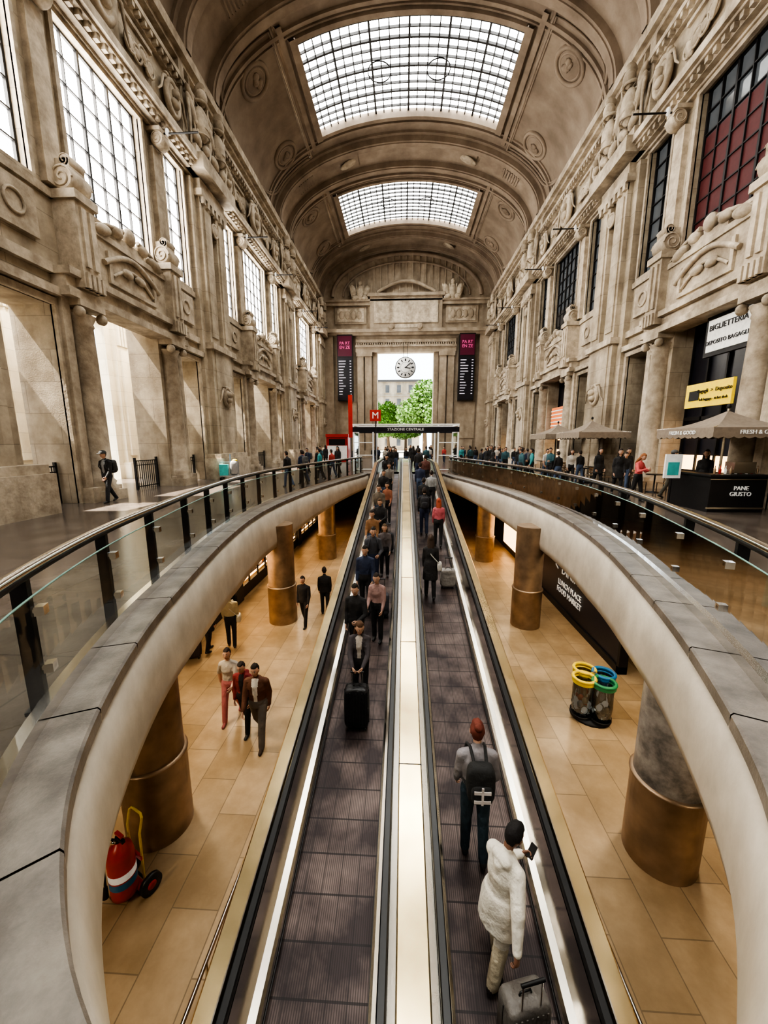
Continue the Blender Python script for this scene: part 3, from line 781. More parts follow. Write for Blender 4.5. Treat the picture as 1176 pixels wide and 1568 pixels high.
b=B();b.box(-8.3,-6.0,41,43,0,2.6,'redp');b.box(-8.2,-6.1,40.95,41,.2,1.7,'white');b.box(-8.35,-5.95,40.9,43.1,2.6,2.9,'redp');b.box(-8.0,-6.3,40.9,40.96,1.75,2.4,'dark');b.obj('red_info_booth')

# ------------------------------------------------------------------ props
def parasol(x,y,w,d,zv,apex,label=None):
    e=empty('cafe_parasol',(x,y,0));b=B()
    n=[(-w/2,-d/2),(w/2,-d/2),(w/2,d/2),(-w/2,d/2)]
    for i in range(4):
        a=n[i];c=n[(i+1)%4];rows=[]
        for t in range(7):
            u=t/6;sag=-.18*sin(pi*u)
            rows.append([Vector((a[0]*(1-u),a[1]*(1-u),zv+(apex-zv)*u+sag*.6)),Vector(((a[0]+c[0])/2*(1-u),(a[1]+c[1])/2*(1-u),zv+(apex-zv)*u+sag)),Vector((c[0]*(1-u),c[1]*(1-u),zv+(apex-zv)*u+sag*.6))])
        b.grid(rows,'canvas',True)
        m=9;top=[];bot=[]
        for t in range(m*4+1):
            u=t/(m*4);px=a[0]*(1-u)+c[0]*u;py=a[1]*(1-u)+c[1]*u
            top.append(Vector((px,py,zv)));bot.append(Vector((px,py,zv-.25-.05*abs(sin(pi*t/4)))))
        b.grid([top,bot],'canvas',False)
    b.obj('canopy',e)
    b=B();b.cyl((0,0,.1),(0,0,apex+.1),.035,'steel');b.lathe((0,0,0),[(.35,0),(.35,.08),(.05,.12)],'dark');b.ell((0,0,apex+.12),(.06,.06,.08),'dark')
    for a in n: b.tube([(0,0,apex-.35),(a[0],a[1],zv)],.015,'steel',5)
    b.obj('pole',e)
    if label:
        text(label,.16,(0,-d/2-.02,zv-.13),ROT_F,'white',parent=e);text(label,.16,(-w/2-.02,0,zv-.13),(pi/2,0,-pi/2),'white',parent=e)
parasol(9.6,12.4,2.5,2.4,2.42,2.95,'FRESH & GOOD')
parasol(9.4,20.5,2.4,2.8,2.5,3.1);parasol(9.3,24.6,2.4,2.8,2.5,3.1)
e=empty('cafe_counter');b=B()
b.box(8.75,10.3,11.55,11.7,0,1.05,'dark');b.box(8.65,10.35,11.45,12.1,1.05,1.10,'dark');b.box(8.75,8.9,11.7,13.3,0,1.05,'dark');b.box(8.65,9.1,12.1,13.35,1.05,1.10,'dark');b.box(8.7,10.3,11.52,11.55,.1,.15,'steel');b.box(8.72,10.3,11.53,11.55,.95,.97,'steel')
for i in range(9):
    x=9.0+i*.15;b.lathe((x,11.8,1.10),[(.03,0),(.035,.12),(.012,.17),(.012,.24)],random.choice(['greenp','bronze','white','redp']),8)
b.box(9.5,10.1,11.75,12.1,1.12,1.45,'steel');b.obj('counter',e)
text('PANE\nGIUSTO',.17,(9.6,11.53,.62),ROT_F,'white',parent=e)
b=B();b.box(8.1,8.6,12.6,12.66,.9,1.65,'white');b.cyl((8.35,12.63,0),(8.35,12.63,.9),.03,'dark');b.lathe((8.35,12.63,0),[(.25,0),(.25,.04)],'dark');b.box(8.18,8.52,12.58,12.6,1.0,1.4,'turq');b.obj('menu_stand')
def cafe_table(x,y):
    b=B();b.lathe((x,y,0),[(.28,0),(.28,.03),(.03,.05),(.03,.7),(.32,.72),(.34,.75)],'dark',20);b.obj('cafe_table')
def chair(x,y,r):
    e=empty('cafe_chair',(x,y,0),r);b=B()
    b.box(-.21,.21,-.21,.21,.43,.46,'bronze')
    for u in (-.19,.19):
        for v in (-.19,.19): b.cyl((u,v,0),(u,v,.44),.015,'dark',6)
    for u in (-.19,.19): b.tube([(u,-.19,.44),(u,-.23,.85)],.015,'dark',6)
    for z in (.6,.7,.8): b.box(-.2,.2,-.24,-.21,z-.03,z+.03,'bronze')
    b.obj('frame',e)
for x,y in ((9.9,18.3),(9.0,20.0),(10.0,21.4),(9.0,23.6),(9.9,25.4),(9.6,28.0),(10.1,16.2)):
    cafe_table(x,y);chair(x-.62,y,-pi/2);chair(x+.02,y-.64,0)
def bins():
    e=empty('recycling_bin_station',(4.1,7.9,LZ));b=B()
    b.lathe((0,0,0),[(.42,0),(.42,.05),(.1,.08)],'dark');b.cyl((0,0,0),(0,0,1.05),.04,'steel')
    for i,k in enumerate(('yelp','greenp','bluep','yelp')):
        a=radians(200+i*90);x,y=.27*cos(a),.27*sin(a)
        b.ring((x,y,.98),.22,.035,k,(0,0,1),24,8);b.ring((x,y,.90),.21,.02,k,(0,0,1),20,6);b.lathe((x,y,.88),[(.235,0),(.24,.1)],k,24,cap=False)
        b.lathe((x,y,.12),[(.13,0),(.19,.05),(.21,.35),(.20,.6),(.21,.78)],'bag',18)
        b.ring((x,y,.12),.2,.015,'dark',(0,0,1),18,6)
        for q in range(7): b.ell((x+random.uniform(-.1,.1),y+random.uniform(-.1,.1),.25+random.random()*.25),(.07,.05,.08),random.choice(['white','grey','redp','bluep','white']),7,5)
    b.obj('bins',e)
bins()
def extinguisher():
    e=empty('wheeled_fire_extinguisher',(-3.78,3.98,LZ),radians(-25));b=B()
    b.lathe((0,0,.08),[(.10,0),(.155,.04),(.16,.12),(.16,.62),(.14,.72),(.07,.79),(.04,.82)],'redp',24)
    b.lathe((0,0,.3),[(.1615,0),(.1615,.10)],'bluep',24,cap=False);b.lathe((0,0,.42),[(.1615,0),(.1615,.10)],'white',24,cap=False)
    b.cyl((0,0,.88),(0,0,.98),.03,'dark');b.box(-.02,.14,-.02,.02,.95,.99,'dark');b.box(-.02,.12,-.02,.02,1.02,1.05,'redp');b.ell((0,-.05,.94),(.03,.03,.03),'chrome')
    b.tube([(.02,0,.92),(-.15,-.08,.95),(-.24,-.1,.7),(-.22,-.12,.35),(-.18,-.14,.2)],.016,'black',8);b.cyl((-.18,-.14,.22),(-.17,-.16,.08),.028,'black',8,r2=.04)
    for s in (-1,1):
        b.tube([(s*.13,.18,.12),(s*.14,.19,.9),(s*.14,.24,1.1)],.016,'yelp',8)
        b.lathe((s*.24-.03,.2,.14),[(.05,0),(.14,.0),(.14,.06),(.05,.06)],'black',20,axis='x')
        b.lathe((s*.24-.035,.2,.14),[(.01,0),(.06,.0),(.06,.07),(.01,.07)],'redp',12,axis='x')
    b.tube([(-.14,.24,1.1),(-.1,.25,1.14),(.1,.25,1.14),(.14,.24,1.1)],.016,'yelp',8)
    b.cyl((-.24,.2,.14),(.24,.2,.14),.015,'dark');b.box(-.15,.15,.1,.2,.03,.07,'redp');b.box(-.15,.15,.16,.19,.5,.56,'redp')
    b.obj('trolley',e)
extinguisher()
e=empty('cleaning_cart',(-9.6,20.6,0),.3);b=B()
b.box(-.5,.5,-.28,.28,.2,.26,'grey');b.box(-.48,-.05,-.25,.25,.26,.85,'turq');b.ell((.25,0,.65),(.22,.24,.4),'grey',14,10,e=.6);b.box(-.5,.5,-.03,.03,.95,.99,'grey')
for x in (-.48,.48): b.cyl((x,0,.2),(x,0,.98),.02,'grey')
for x in (-.4,.4):
    for y in (-.25,.25): b.lathe((x,y-.02,.09),[(.02,0),(.09,0),(.09,.04),(.02,.04)],'black',14,axis='y')
b.tube([(.0,.2,.3),(.05,.25,1.4)],.015,'bluep',6);b.ell((.3,0,1.05),(.14,.12,.08),'yelp');b.obj('cart',e)
def suitcase(x,y,z,r,col,h=.6,handle=1.0,name='rolling_suitcase'):
    e=empty(name,(x,y,z),r);b=B();k=cloth(col,.4)
    b.ell((0,0,.06+h/2),(.21,.125,h/2),k,20,14,e=.28)
    for t in range(-3,4): b.box(t*.05-.008,t*.05+.008,-.128,.128,.12,h,k)
    for sx in (-.15,.15):
        for sy in (-.08,.08): b.lathe((sx-.012,sy,.03),[(.008,0),(.03,0),(.03,.024),(.008,.024)],'black',12,axis='x')
        b.cyl((sx*.6,-.09,h),(sx*.6,-.09,handle),.009,'chrome',8)
    b.tube([(-.11,-.09,handle),(.11,-.09,handle)],.017,'black',8);b.tube([(-.06,0,h+.05),(-.05,0,h+.09),(.05,0,h+.09),(.06,0,h+.05)],.01,'black',6)
    b.box(-.212,.212,-.004,.004,.1,h,'dark');b.obj('case',e);return e

# ------------------------------------------------------------------ people
VV=Vector
def ik(a,t,l1,l2,pole):
    d=t-a;L=min(max(d.length,.05),(l1+l2)*.995);u=d.normalized()
    x=(l1*l1-l2*l2+L*L)/(2*L);h=sqrt(max(0,l1*l1-x*x))
    p=pole-u*pole.dot(u)
    p=p.normalized() if p.length>1e-4 else VV((0,-1,0))
    return a+u*x+p*h, a+u*L
M['white_eye']=simple('eye_white',(.8,.78,.75),.3);M['lips']=simple('lips',(.42,.13,.11),.5)
def headmesh(b,c,R,skin,hair,style,res=(20,16),hat=None):
    def mp(x,y,z,f=1.0):
        X=.077*x*(1-.30*max(0,-z)**1.6);Yy=.098*y;Z=.120*z
        if z<0 and y<0: Yy*=(1-.35*(-z))
        if z<-.4 and y>0: Yy*=1+.06*(-z-.4)
        return VV((X,Yy,Z))*f
    nu,nv=res;rows=[];hr=[]
    for i in range(nv+1):
        a=-pi/2+pi*i/nv;row=[];hrow=[]
        for j in range(nu):
            t=2*pi*j/nu;x,y,z=cos(a)*cos(t),cos(a)*sin(t),sin(a)
            p=mp(x,y,z)
            if y>0:
                p.y+=.024*exp(-(x/.15)**2-((z+.2)/.16)**2)-.009*exp(-((abs(x)-.38)/.2)**2-((z-.05)/.13)**2)+.006*exp(-(x/.3)**2-((z+.52)/.1)**2)
            row.append(c+R@p)
            face=(y>.12+.15*max(0,z) and z<.50) or (z<-.30 and y>-.35)
            f=.90 if face else 1.12+.03*sin(9*x+7*z)
            q=mp(x,y,z,f)
            if not face: q.y-=.006;q.z+=.006
            hrow.append(c+R@q)
        rows.append(row);hr.append(hrow)
    b.grid(rows,skin,True,closed_u=True);b.grid(hr,hair,True,closed_u=True)
    for s in (-1,1):
        b.ell(c+R@VV((s*.030,.084,.008)),(.013,.008,.007),'white_eye',8,6,R=R);b.ell(c+R@VV((s*.030,.0905,.008)),(.006,.004,.006),'dark',6,5,R=R)
        b.ell(c+R@VV((s*.031,.092,.030)),(.017,.005,.004),hair,6,5,R=R)
        b.ell(c+R@VV((s*.078,-.004,-.005)),(.012,.02,.03),skin,8,6,R=R)
    b.ell(c+R@VV((0,.091,-.062)),(.022,.007,.006),'lips',8,5,R=R)
    if style=='long':
        rr=[]
        for t,(z,w,d,y) in enumerate(((.06,.085,.07,-.02),(-.05,.095,.07,-.035),(-.15,.10,.06,-.06),(-.25,.095,.05,-.075),(-.33,.06,.03,-.08),(-.36,.02,.01,-.08))):
            rr.append([c+R@VV((w*cos(2*pi*j/12),y+d*sin(2*pi*j/12),z)) for j in range(12)])
        b.grid(rr,hair,True,closed_u=True)
    if style=='bun': b.ell(c+R@VV((0,-.09,.08)),(.05,.05,.05),hair,10,8)
    if style=='pony':
        b.tube([c+R@VV((0,-.10,.05)),c+R@VV((0,-.15,.0)),c+R@VV((0,-.14,-.12)),c+R@VV((0,-.11,-.22))],.035,hair,8,r2=.012)
    if hat:
        hk=cloth(hat);rr=[]
        for z,w in ((.03,1.16),(.07,1.14),(.10,.98),(.125,.66),(.14,.2)):
            rr.append([c+R@VV((.085*w*cos(2*pi*j/16),.105*w*sin(2*pi*j/16)-.004,z)) for j in range(16)])
        b.grid(rr,hk,True,closed_u=True)
        b.ell(c+R@VV((0,.13,.045)),(.07,.07,.008),hk,12,4,R=R)
def hand(b,w,h,side,skin,curl=.5,inward=None,n=6):
    h=h.normalized();inn=inward or VV((-side,0,0));lat=h.cross(inn)
    if lat.length<.1: inn=VV((0,1,0));lat=h.cross(inn)
    lat.normalize();nr=lat.cross(h).normalized()
    if nr.dot(inn)<0: nr=-nr
    fwd=lat if lat.y>0 or abs(lat.y)<.2 and lat.z>0 else -lat
    rows=[]
    for t,wd,th in ((-.01,.022,.018),(.02,.034,.017),(.06,.041,.015),(.09,.038,.012),(.095,.02,.006)):
        rows.append([w+h*t+fwd*wd*cos(2*pi*j/10)+nr*th*sin(2*pi*j/10) for j in range(10)])
    b.grid(rows,skin,True,closed_u=True)
    for i,(o,L) in enumerate(((.029,.072),(.010,.080),(-.010,.075),(-.028,.058))):
        p0=w+h*.085+fwd*o;pts=[p0-h*.015,p0];p=p0
        for q in range(3):
            d=(h*cos(curl*(q+1)*.75)+nr*sin(curl*(q+1)*.75)).normalized()
            p=p+d*L*(.42,.32,.26)[q];pts.append(p)
        b.tube(pts,.0088,skin,n,r2=.0068)
    p0=w+h*.03+fwd*.028
    b.tube([p0,p0+fwd*.025+h*.025+nr*.01,p0+fwd*.03+h*.055+nr*.022,p0+fwd*.022+h*.075+nr*.035],.0105,skin,n,r2=.008)
CACHE={}
def person(name,x,y,z,face=0,H=1.72,top=(.1,.1,.1),pants=(.05,.05,.07),hair=(.03,.02,.015),skin=(.55,.33,.23),shoe=(.04,.04,.04),
           LL=(.12,.08),RL=(-.1,.15),LA=('s',.1,.35),RA=('s',-.05,.35),lean=.03,hp=.1,hy=0,coat=0,style='short',female=False,puff=.014,
           vox=.02,pack=None,hat=None,tee=False,inner=None,key=None,bag=None,hood=False,phone=False):
    e=empty(name,(x,y,z),face);k=H/1.75;e.scale=(k,k,k)
    if key and key in CACHE:
        for nm,me in CACHE[key]:
            o=bpy.data.objects.new(nm,me);COL.objects.link(o);o.parent=e
        return e
    T=cloth(top);Pn=cloth(pants);Hk=cloth(hair);S=skinm(skin);Sh=cloth(shoe,.5);In=cloth(inner) if inner else T
    b=B();segs=[]
    def ringed(rows,k_):
        b.grid(rows,k_,True,closed_u=True);b.add(rows[0],[tuple(range(len(rows[0])))],k_);b.add(rows[-1],[tuple(range(len(rows[-1])))],k_)
    def cap(a,c,ra,rc,m):
        a=VV(a);c=VV(c);d=(c-a).normalized();u=d.orthogonal().normalized();v=d.cross(u);n=10;rows=[]
        st=[(a-d*ra*cos(q),ra*sin(q)) for q in (.25,.75,1.2)]+[(a,ra),(c,rc)]+[(c+d*rc*cos(q),rc*sin(q)) for q in (1.2,.75,.25)]
        for p,r in st: rows.append([p+u*r*cos(2*pi*j/n)+v*r*sin(2*pi*j/n) for j in range(n)])
        ringed(rows,T);segs.append((a,c,ra,rc,m))
    d=VV((0,sin(lean),cos(lean)));back=VV((0,cos(lean),-sin(lean)));ux=VV((1,0,0))
    pel=VV((0,0,.95));g=puff
    def loft(sts,m,dirn=d,bk=back):
        rows=[]
        for c,rx,ry in sts:
            rows.append([c+ux*rx*cos(2*pi*j/16)+bk*ry*sin(2*pi*j/16) for j in range(16)])
            w=max(rx-ry,.001);segs.append((c-ux*w,c+ux*w,ry,ry,m))
        ringed(rows,T)
    if female: st=((-.10,.150,.105),(0,.165,.112),(.10,.135,.095),(.18,.125,.09),(.30,.148,.115),(.39,.145,.10),(.455,.105,.08),(.51,.058,.055));shw=.150
    else: st=((-.10,.145,.105),(0,.158,.112),(.12,.145,.105),(.28,.168,.118),(.38,.168,.112),(.455,.12,.088),(.515,.064,.06));shw=.175
    loft([(pel+d*t,a+g,c+g) for t,a,c in st if t>=.05],T)
    loft([(pel+d*t,a+g*.7,c+g*.7) for t,a,c in st if t<.13],Pn if not coat else T)
    if coat:
        zz=coat
        loft([(pel+d*.1,.15+g,.115+g),(pel,.175+g,.13+g),(pel-VV((0,0,zz*.5)),.185+g,.145+g),(pel-VV((0,0,zz)),.20+g,.16+g)],T)
    nk=pel+d*.52;nt=nk+VV((0,.03,.075));cap(pel+d*.47,nt,.055,.05,S)
    if hood:
        cap(pel+d*.49-back*.07-ux*.055,pel+d*.49-back*.07+ux*.055,.06,.06,T);cap(pel+d*.44-back*.10,pel+d*.37-back*.11,.055,.03,T)
    ank=[];LD=[]
    for sx,(a,kn) in ((-1,LL),(1,RL)):
        hip=pel+VV((sx*.088,0,-.03));knee=hip+VV((sx*.012,sin(a),-cos(a)))*.43
        an=knee+VV((0,sin(a-kn),-cos(a-kn)))*.41;LD.append((hip,knee,an,a-kn));ank.append(an.z)
    dz=.082-min(ank)
    for hip,knee,an,sh in LD:
        cap(hip,knee,.088+g*.6,.060+g*.6,Pn)
        cap(knee,an,.060+g*.7,.048+g*.7,Pn)
        pit=min(0,sh)*.8;R=Matrix.Rotation(pit,3,'X')
        cap(an+R@VV((0,-.035,-.04)),an+R@VV((0,.13,-.048)),.042,.035,Sh);cap(an,an+R@VV((0,-.02,-.035)),.045,.042,Sh)
    hb=B();wrs=[]
    for sx,A in ((-1,LA),(1,RA)):
        sh=pel+d*.415+ux*sx*shw
        cap(pel+d*.455+ux*sx*.06,sh,.050+g*.7,.056+g*.8,T)
        if A[0]=='s':
            a,fl=A[1],A[2];ab=A[3] if len(A)>3 else .12
            el=sh+VV((sx*sin(ab),sin(a)*cos(ab),-cos(a)*cos(ab)))*.28
            wr=el+VV((sx*.02-sx*.12*fl,sin(a+fl),-cos(a+fl))).normalized()*.25
        else:
            tgt=VV(A[1])-VV((0,0,dz));pole=VV(A[2]) if len(A)>2 else VV((sx*.6,-.6,-.6))
            el,wr=ik(sh,tgt,.29,.26,pole)
        cap(sh,el,.051+g,.041+g,T);cap(el,wr,.040+g*.9,.028+g*.6,S if tee else T);wrs.append((wr,(wr-el).normalized()))
        if tee: segs.append((sh,el,.06,.05,T))
        curl=.55 if A[0]=='s' else 1.0
        if not tee: cap(wr-(wr-el).normalized()*.02,wr+(wr-el).normalized()*.02,.024,.024,S)
        hand(hb,wr,(wr-el),sx,S,curl,n=6 if vox<.021 else 5)
    if phone:
        w_,h_=wrs[0];hb.box(-.036,.036,-.006,.006,-.07,.07,'dark',Matrix.Translation(w_+h_*.10+VV((.02,0,.03)))@Matrix.Rotation(-.7,4,'X'))
    obj=b.obj('tmpbody')
    md=obj.modifiers.new('r','REMESH');md.mode='VOXEL';md.voxel_size=vox
    sm=obj.modifiers.new('s','SMOOTH');sm.factor=.5;sm.iterations=4 if vox<.021 else 2
    bpy.context.view_layer.update()
    me=bpy.data.meshes.new_from_object(obj.evaluated_get(bpy.context.evaluated_depsgraph_get()));bpy.data.objects.remove(obj)
    me.name='body';n=len(me.polygons)
    C=np.empty(n*3);me.polygons.foreach_get('center',C);C=C.reshape(-1,3)
    best=np.full(n,1e9);idx=np.zeros(n,dtype=np.int32);mats=[]
    for a,c,ra,rc,m in segs:
        if m not in mats: mats.append(m)
        a=np.array(a);c=np.array(c);ab=c-a;L=float(ab@ab)+1e-9
        t=np.clip(((C-a)@ab)/L,0,1);dist=np.linalg.norm(C-(a+t[:,None]*ab),axis=1)-(ra+(rc-ra)*t)
        u=dist<best;best[u]=dist[u];idx[u]=mats.index(m)
    if inner:
        if In not in mats: mats.append(In)
        rel=C-np.array(pel);tt=rel@np.array(d);bb=rel@np.array(back)
        mk=(idx==mats.index(T))&(tt>.06)&(tt<.52)&(bb>.06)&(np.abs(rel[:,0])<.035+.03*np.clip((tt-.1)/.4,0,1));idx[mk]=mats.index(In)
    me.materials.clear()
    for m in mats: me.materials.append(M[m])
    me.polygons.foreach_set('material_index',idx);me.polygons.foreach_set('use_smooth',np.ones(n,dtype=bool))
    for v in me.vertices: v.co.z+=dz
    me.update()
    parts=[('body',me)]
    R=Matrix.Rotation(hy,3,'Z')@Matrix.Rotation(-hp,3,'X')
    headmesh(hb,nt+R@VV((0,.018,.092)),R,S,Hk,style,(24,18) if vox<.021 else (14,11),hat)
    if pack:
        pk=cloth(pack);c0=pel+d*.27-back*.23;R2=Matrix.Rotation(-lean,3,'X')
        hb.ell(c0,(.155,.095,.225),pk,18,14,R=R2,e=.5);hb.ell(c0-back*.08-d*.07,(.12,.05,.11),pk,14,10,R=R2,e=.5)
        for sx in (-1,1): hb.tube([c0+d*.2+ux*sx*.07+back*.05,pel+d*.52+ux*sx*.085,pel+d*.46+ux*sx*.1+back*.13,pel+d*.3+ux*sx*.13+back*.15,pel+d*.12+ux*sx*.15+back*.02,c0-d*.15+ux*sx*.12+back*.06],.018,pk,6)
        if pack==(.02,.02,.02):
            for zz in (-.02,.09): hb.box(-.09,.09,-.008,.008,-.02,.015,cloth((.55,.5,.48)),Matrix.Translation(c0-back*.128+d*(zz-.1)))
            hb.box(-.012,.012,-.008,.008,-.16,.05,cloth((.55,.5,.48)),Matrix.Translation(c0-back*.13))
    if bag:
        bk_=cloth(bag);c0=pel+VV((.24,.0,-.05));hb.ell(c0,(.07,.15,.12),bk_,14,10,e=.5);hb.tube([c0+VV((0,.1,.08)),pel+d*.5+ux*.08+back*.1,pel+d*.5-ux*.05,pel+d*.3-back*.13,c0+VV((0,-.1,.08))],.012,bk_,6)
    hm=hb.mesh('head_and_hands')
    for v in hm.vertices: v.co.z+=dz
    parts.append(('head_and_hands',hm))
    if key: CACHE[key]=parts
    for nm,m_ in parts:
        o=bpy.data.objects.new(nm,m_);COL.objects.link(o);o.parent=e
    return e
BLK=(.022,.021,.022);NAVY=(.03,.04,.08);JEAN=(.07,.10,.17)
person('man_with_backpack',.80,4.1,rz(4.1),0,1.82,top=(.25,.23,.24),pants=(.03,.05,.065),hair=(.16,.04,.025),style='bun',pack=(.02,.02,.02),LL=(.05,.05),RL=(-.12,.1),LA=('s',.1,.5),RA=('s',.0,.6,.2),vox=.013,hp=.15,shoe=(.03,.03,.03),lean=.02)
person('woman_in_white_jacket',.86,3.1,rz(3.1),radians(-55),1.70,top=(.74,.69,.60),pants=(.62,.54,.40),hair=(.012,.01,.01),skin=(.22,.11,.07),style='short',coat=.28,puff=.028,LL=(.2,.1),RL=(-.12,.1),LA=('t',(-.05,.36,1.18)),RA=('t',(.40,-.22,.86)),vox=.013,hp=.65,lean=.12,female=True,shoe=(.05,.04,.04),hood=True,phone=True)
suitcase(1.0,2.66,rz(2.66),.25,(.17,.155,.14),.52,.86)
person('woman_in_black_coat',.62,9.9,rz(9.9),0,1.72,top=BLK,pants=BLK,hair=(.05,.03,.02),coat=.42,LL=(.15,.05),RL=(-.15,.15),female=True,style='long',vox=.018,bag=(.5,.48,.44))
person('woman_in_pink_jacket',1.10,13.1,rz(13.1),0,1.68,top=(.5,.12,.14),pants=BLK,hair=(.35,.08,.04),style='long',female=True)
person('commuter_with_backpack',.66,14.1,rz(14.1),0,1.75,top=BLK,pants=NAVY,pack=(.03,.03,.035))
for i,(x,y) in enumerate(((.7,15.8),(1.1,16.9),(.66,18.2),(1.0,19.8),(.7,21.2))):
    person('commuter',x,y,rz(y),.1*i-.2,1.66+.04*i,top=[BLK,(.3,.3,.3),NAVY,(.12,.05,.04),BLK][i],pants=[NAVY,BLK,JEAN,BLK,NAVY][i],vox=.026)
suitcase(1.15,10.4,rz(10.4),0,(.3,.28,.26),.5,.9)
person('woman_with_suitcase',-.88,6.35,rz(6.35),pi,1.66,top=(.07,.06,.065),pants=BLK,hair=(.10,.05,.025),style='long',inner=(.55,.5,.45),LA=('t',(-.09,.36,.98)),RA=('t',(.09,.36,.98)),hp=.35,hy=.3,female=True,vox=.015,LL=(.05,.03),RL=(-.02,.03))
suitcase(-.88,5.85,rz(5.85),pi,(.018,.018,.02),.72,.98)
LP=[(-1.08,7.5,1.7,BLK,BLK,'short',None),(-.68,8.1,1.62,(.35,.22,.2),BLK,'pony',None),(-1.05,9.2,1.75,NAVY,BLK,'short',None),(-.95,10.3,1.78,(.06,.06,.07),NAVY,'short',(.05,.05,.06)),
    (-.66,11.0,1.6,(.12,.1,.1),BLK,'long',None),(-1.08,11.8,1.72,(.25,.13,.06),JEAN,'bun',None),(-.9,13.0,1.7,BLK,BLK,'short',None),(-1.05,14.4,1.78,(.16,.13,.1),JEAN,'short',None),(-.75,15.2,1.65,(.3,.12,.07),BLK,'long',None),(-1.0,16.8,1.75,BLK,JEAN,'short',None),(-.8,18.3,1.7,(.2,.18,.16),BLK,'short',None),(-1.0,20,1.74,BLK,BLK,'short',None)]
for i,(x,y,h,t,p,st,pk) in enumerate(LP):
    person('descending_passenger',x,y,rz(y),pi+random.uniform(-.25,.25),h,top=t,pants=p,style=st,female=st in('long','pony','bun'),hair=random.choice([(.03,.02,.015),(.10,.06,.03),(.02,.015,.01)]),
        LA=('t',(-.12,.30,1.02)) if i%3==0 else ('s',.15,.5),RA=('s',.2,.9) if i%2 else ('s',0,.4),vox=.018 if y<12 else .026,hp=.2,pack=pk,LL=(.08,.05),RL=(-.05,.05))
suitcase(-.66,9.0,rz(9.0),pi,(.05,.05,.06),.55,.95);suitcase(-.64,12.6,rz(12.6),pi,(.03,.03,.035),.6,.95)
person('man_in_brown_jacket',-2.98,6.75,LZ,pi+.05,1.80,top=(.13,.055,.03),inner=(.75,.72,.66),pants=(.15,.13,.11),hair=(.025,.018,.012),LL=(.32,.12),RL=(-.28,.35),LA=('s',-.25,.35),RA=('s',.3,.4),vox=.014,hp=.1,puff=.02,shoe=(.05,.03,.02))
person('woman_in_pink_trousers',-3.85,7.4,LZ,pi+.1,1.72,top=(.50,.45,.38),pants=(.50,.17,.17),hair=(.03,.02,.015),style='pony',female=True,LL=(-.22,.35),RL=(.30,.1),LA=('s',.35,.9),RA=('s',-.4,.3,.35),vox=.014,hp=.0,shoe=(.35,.1,.1),tee=True)
person('boy_in_red_hoodie',-3.38,7.05,LZ,pi-.05,1.64,top=(.22,.03,.03),pants=BLK,inner=BLK,LL=(.25,.1),RL=(-.2,.3),vox=.016,hp=.2,hood=True)
person('shopper_in_dark_coat',-5.75,10.1,LZ,-.4,1.75,top=BLK,pants=BLK,coat=.3);person('shopper_with_tote_bag',-5.2,10.4,LZ,.3,1.72,top=(.45,.38,.25),pants=BLK,bag=(.6,.55,.45))
suitcase(-6.0,9.7,LZ,.3,(.04,.03,.03),.55,.9)
person('man_in_black_suit',-3.35,11.8,LZ,pi-.2,1.76,top=BLK,pants=BLK,LL=(.25,.1),RL=(-.2,.2));person('man_in_black_suit',-2.85,12.7,LZ,.2,1.72,top=BLK,pants=BLK)
person('man_walking',-10.1,12.5,0,pi-.15,1.76,top=BLK,pants=(.03,.03,.035),inner=(.25,.25,.25),LL=(.3,.15),RL=(-.25,.3),LA=('s',.2,.5),RA=('s',-.2,.3),pack=(.03,.03,.03),vox=.018,hat=(.05,.05,.05))
person('woman_in_coral_top',7.9,13.6,0,pi+.5,1.66,top=(.65,.12,.12),pants=BLK,hair=(.30,.12,.05),style='long',female=True,LA=('t',(-.08,.32,1.15)),RA=('t',(.1,.34,1.2)),LL=(.2,.1),RL=(-.2,.2),vox=.019,hp=.5)
person('child_in_teal_jacket',3.38,3.5,0,pi/2+.4,1.02,top=(.05,.35,.34),pants=(.5,.05,.05),hair=(.05,.03,.02),vox=.016,puff=.03,coat=.1)
VAR=[dict(top=BLK,pants=JEAN,style='short'),dict(top=NAVY,pants=BLK,style='short',pack=(.1,.1,.1)),dict(top=(.45,.42,.38),pants=BLK,style='long',female=True),dict(top=(.04,.1,.12),pants=BLK,style='short',LA=('s',.3,1.2)),
     dict(top=BLK,pants=BLK,coat=.3,style='long',female=True),dict(top=(.4,.06,.05),pants=NAVY,style='short'),dict(top=(.6,.58,.55),pants=JEAN,style='short',tee=True),dict(top=(.05,.28,.3),pants=BLK,style='pony',female=True),dict(top=(.16,.12,.09),pants=(.1,.09,.07),style='short',hat=(.1,.1,.1))]
def crowd(x,y,v,f,h=None,z=0):
    P=VAR[v];person('pedestrian',x,y,z,f,h or 1.62+.04*(v%5),key='v%d'%v,vox=.026,LL=(.2,.1),RL=(-.18,.25),**P)
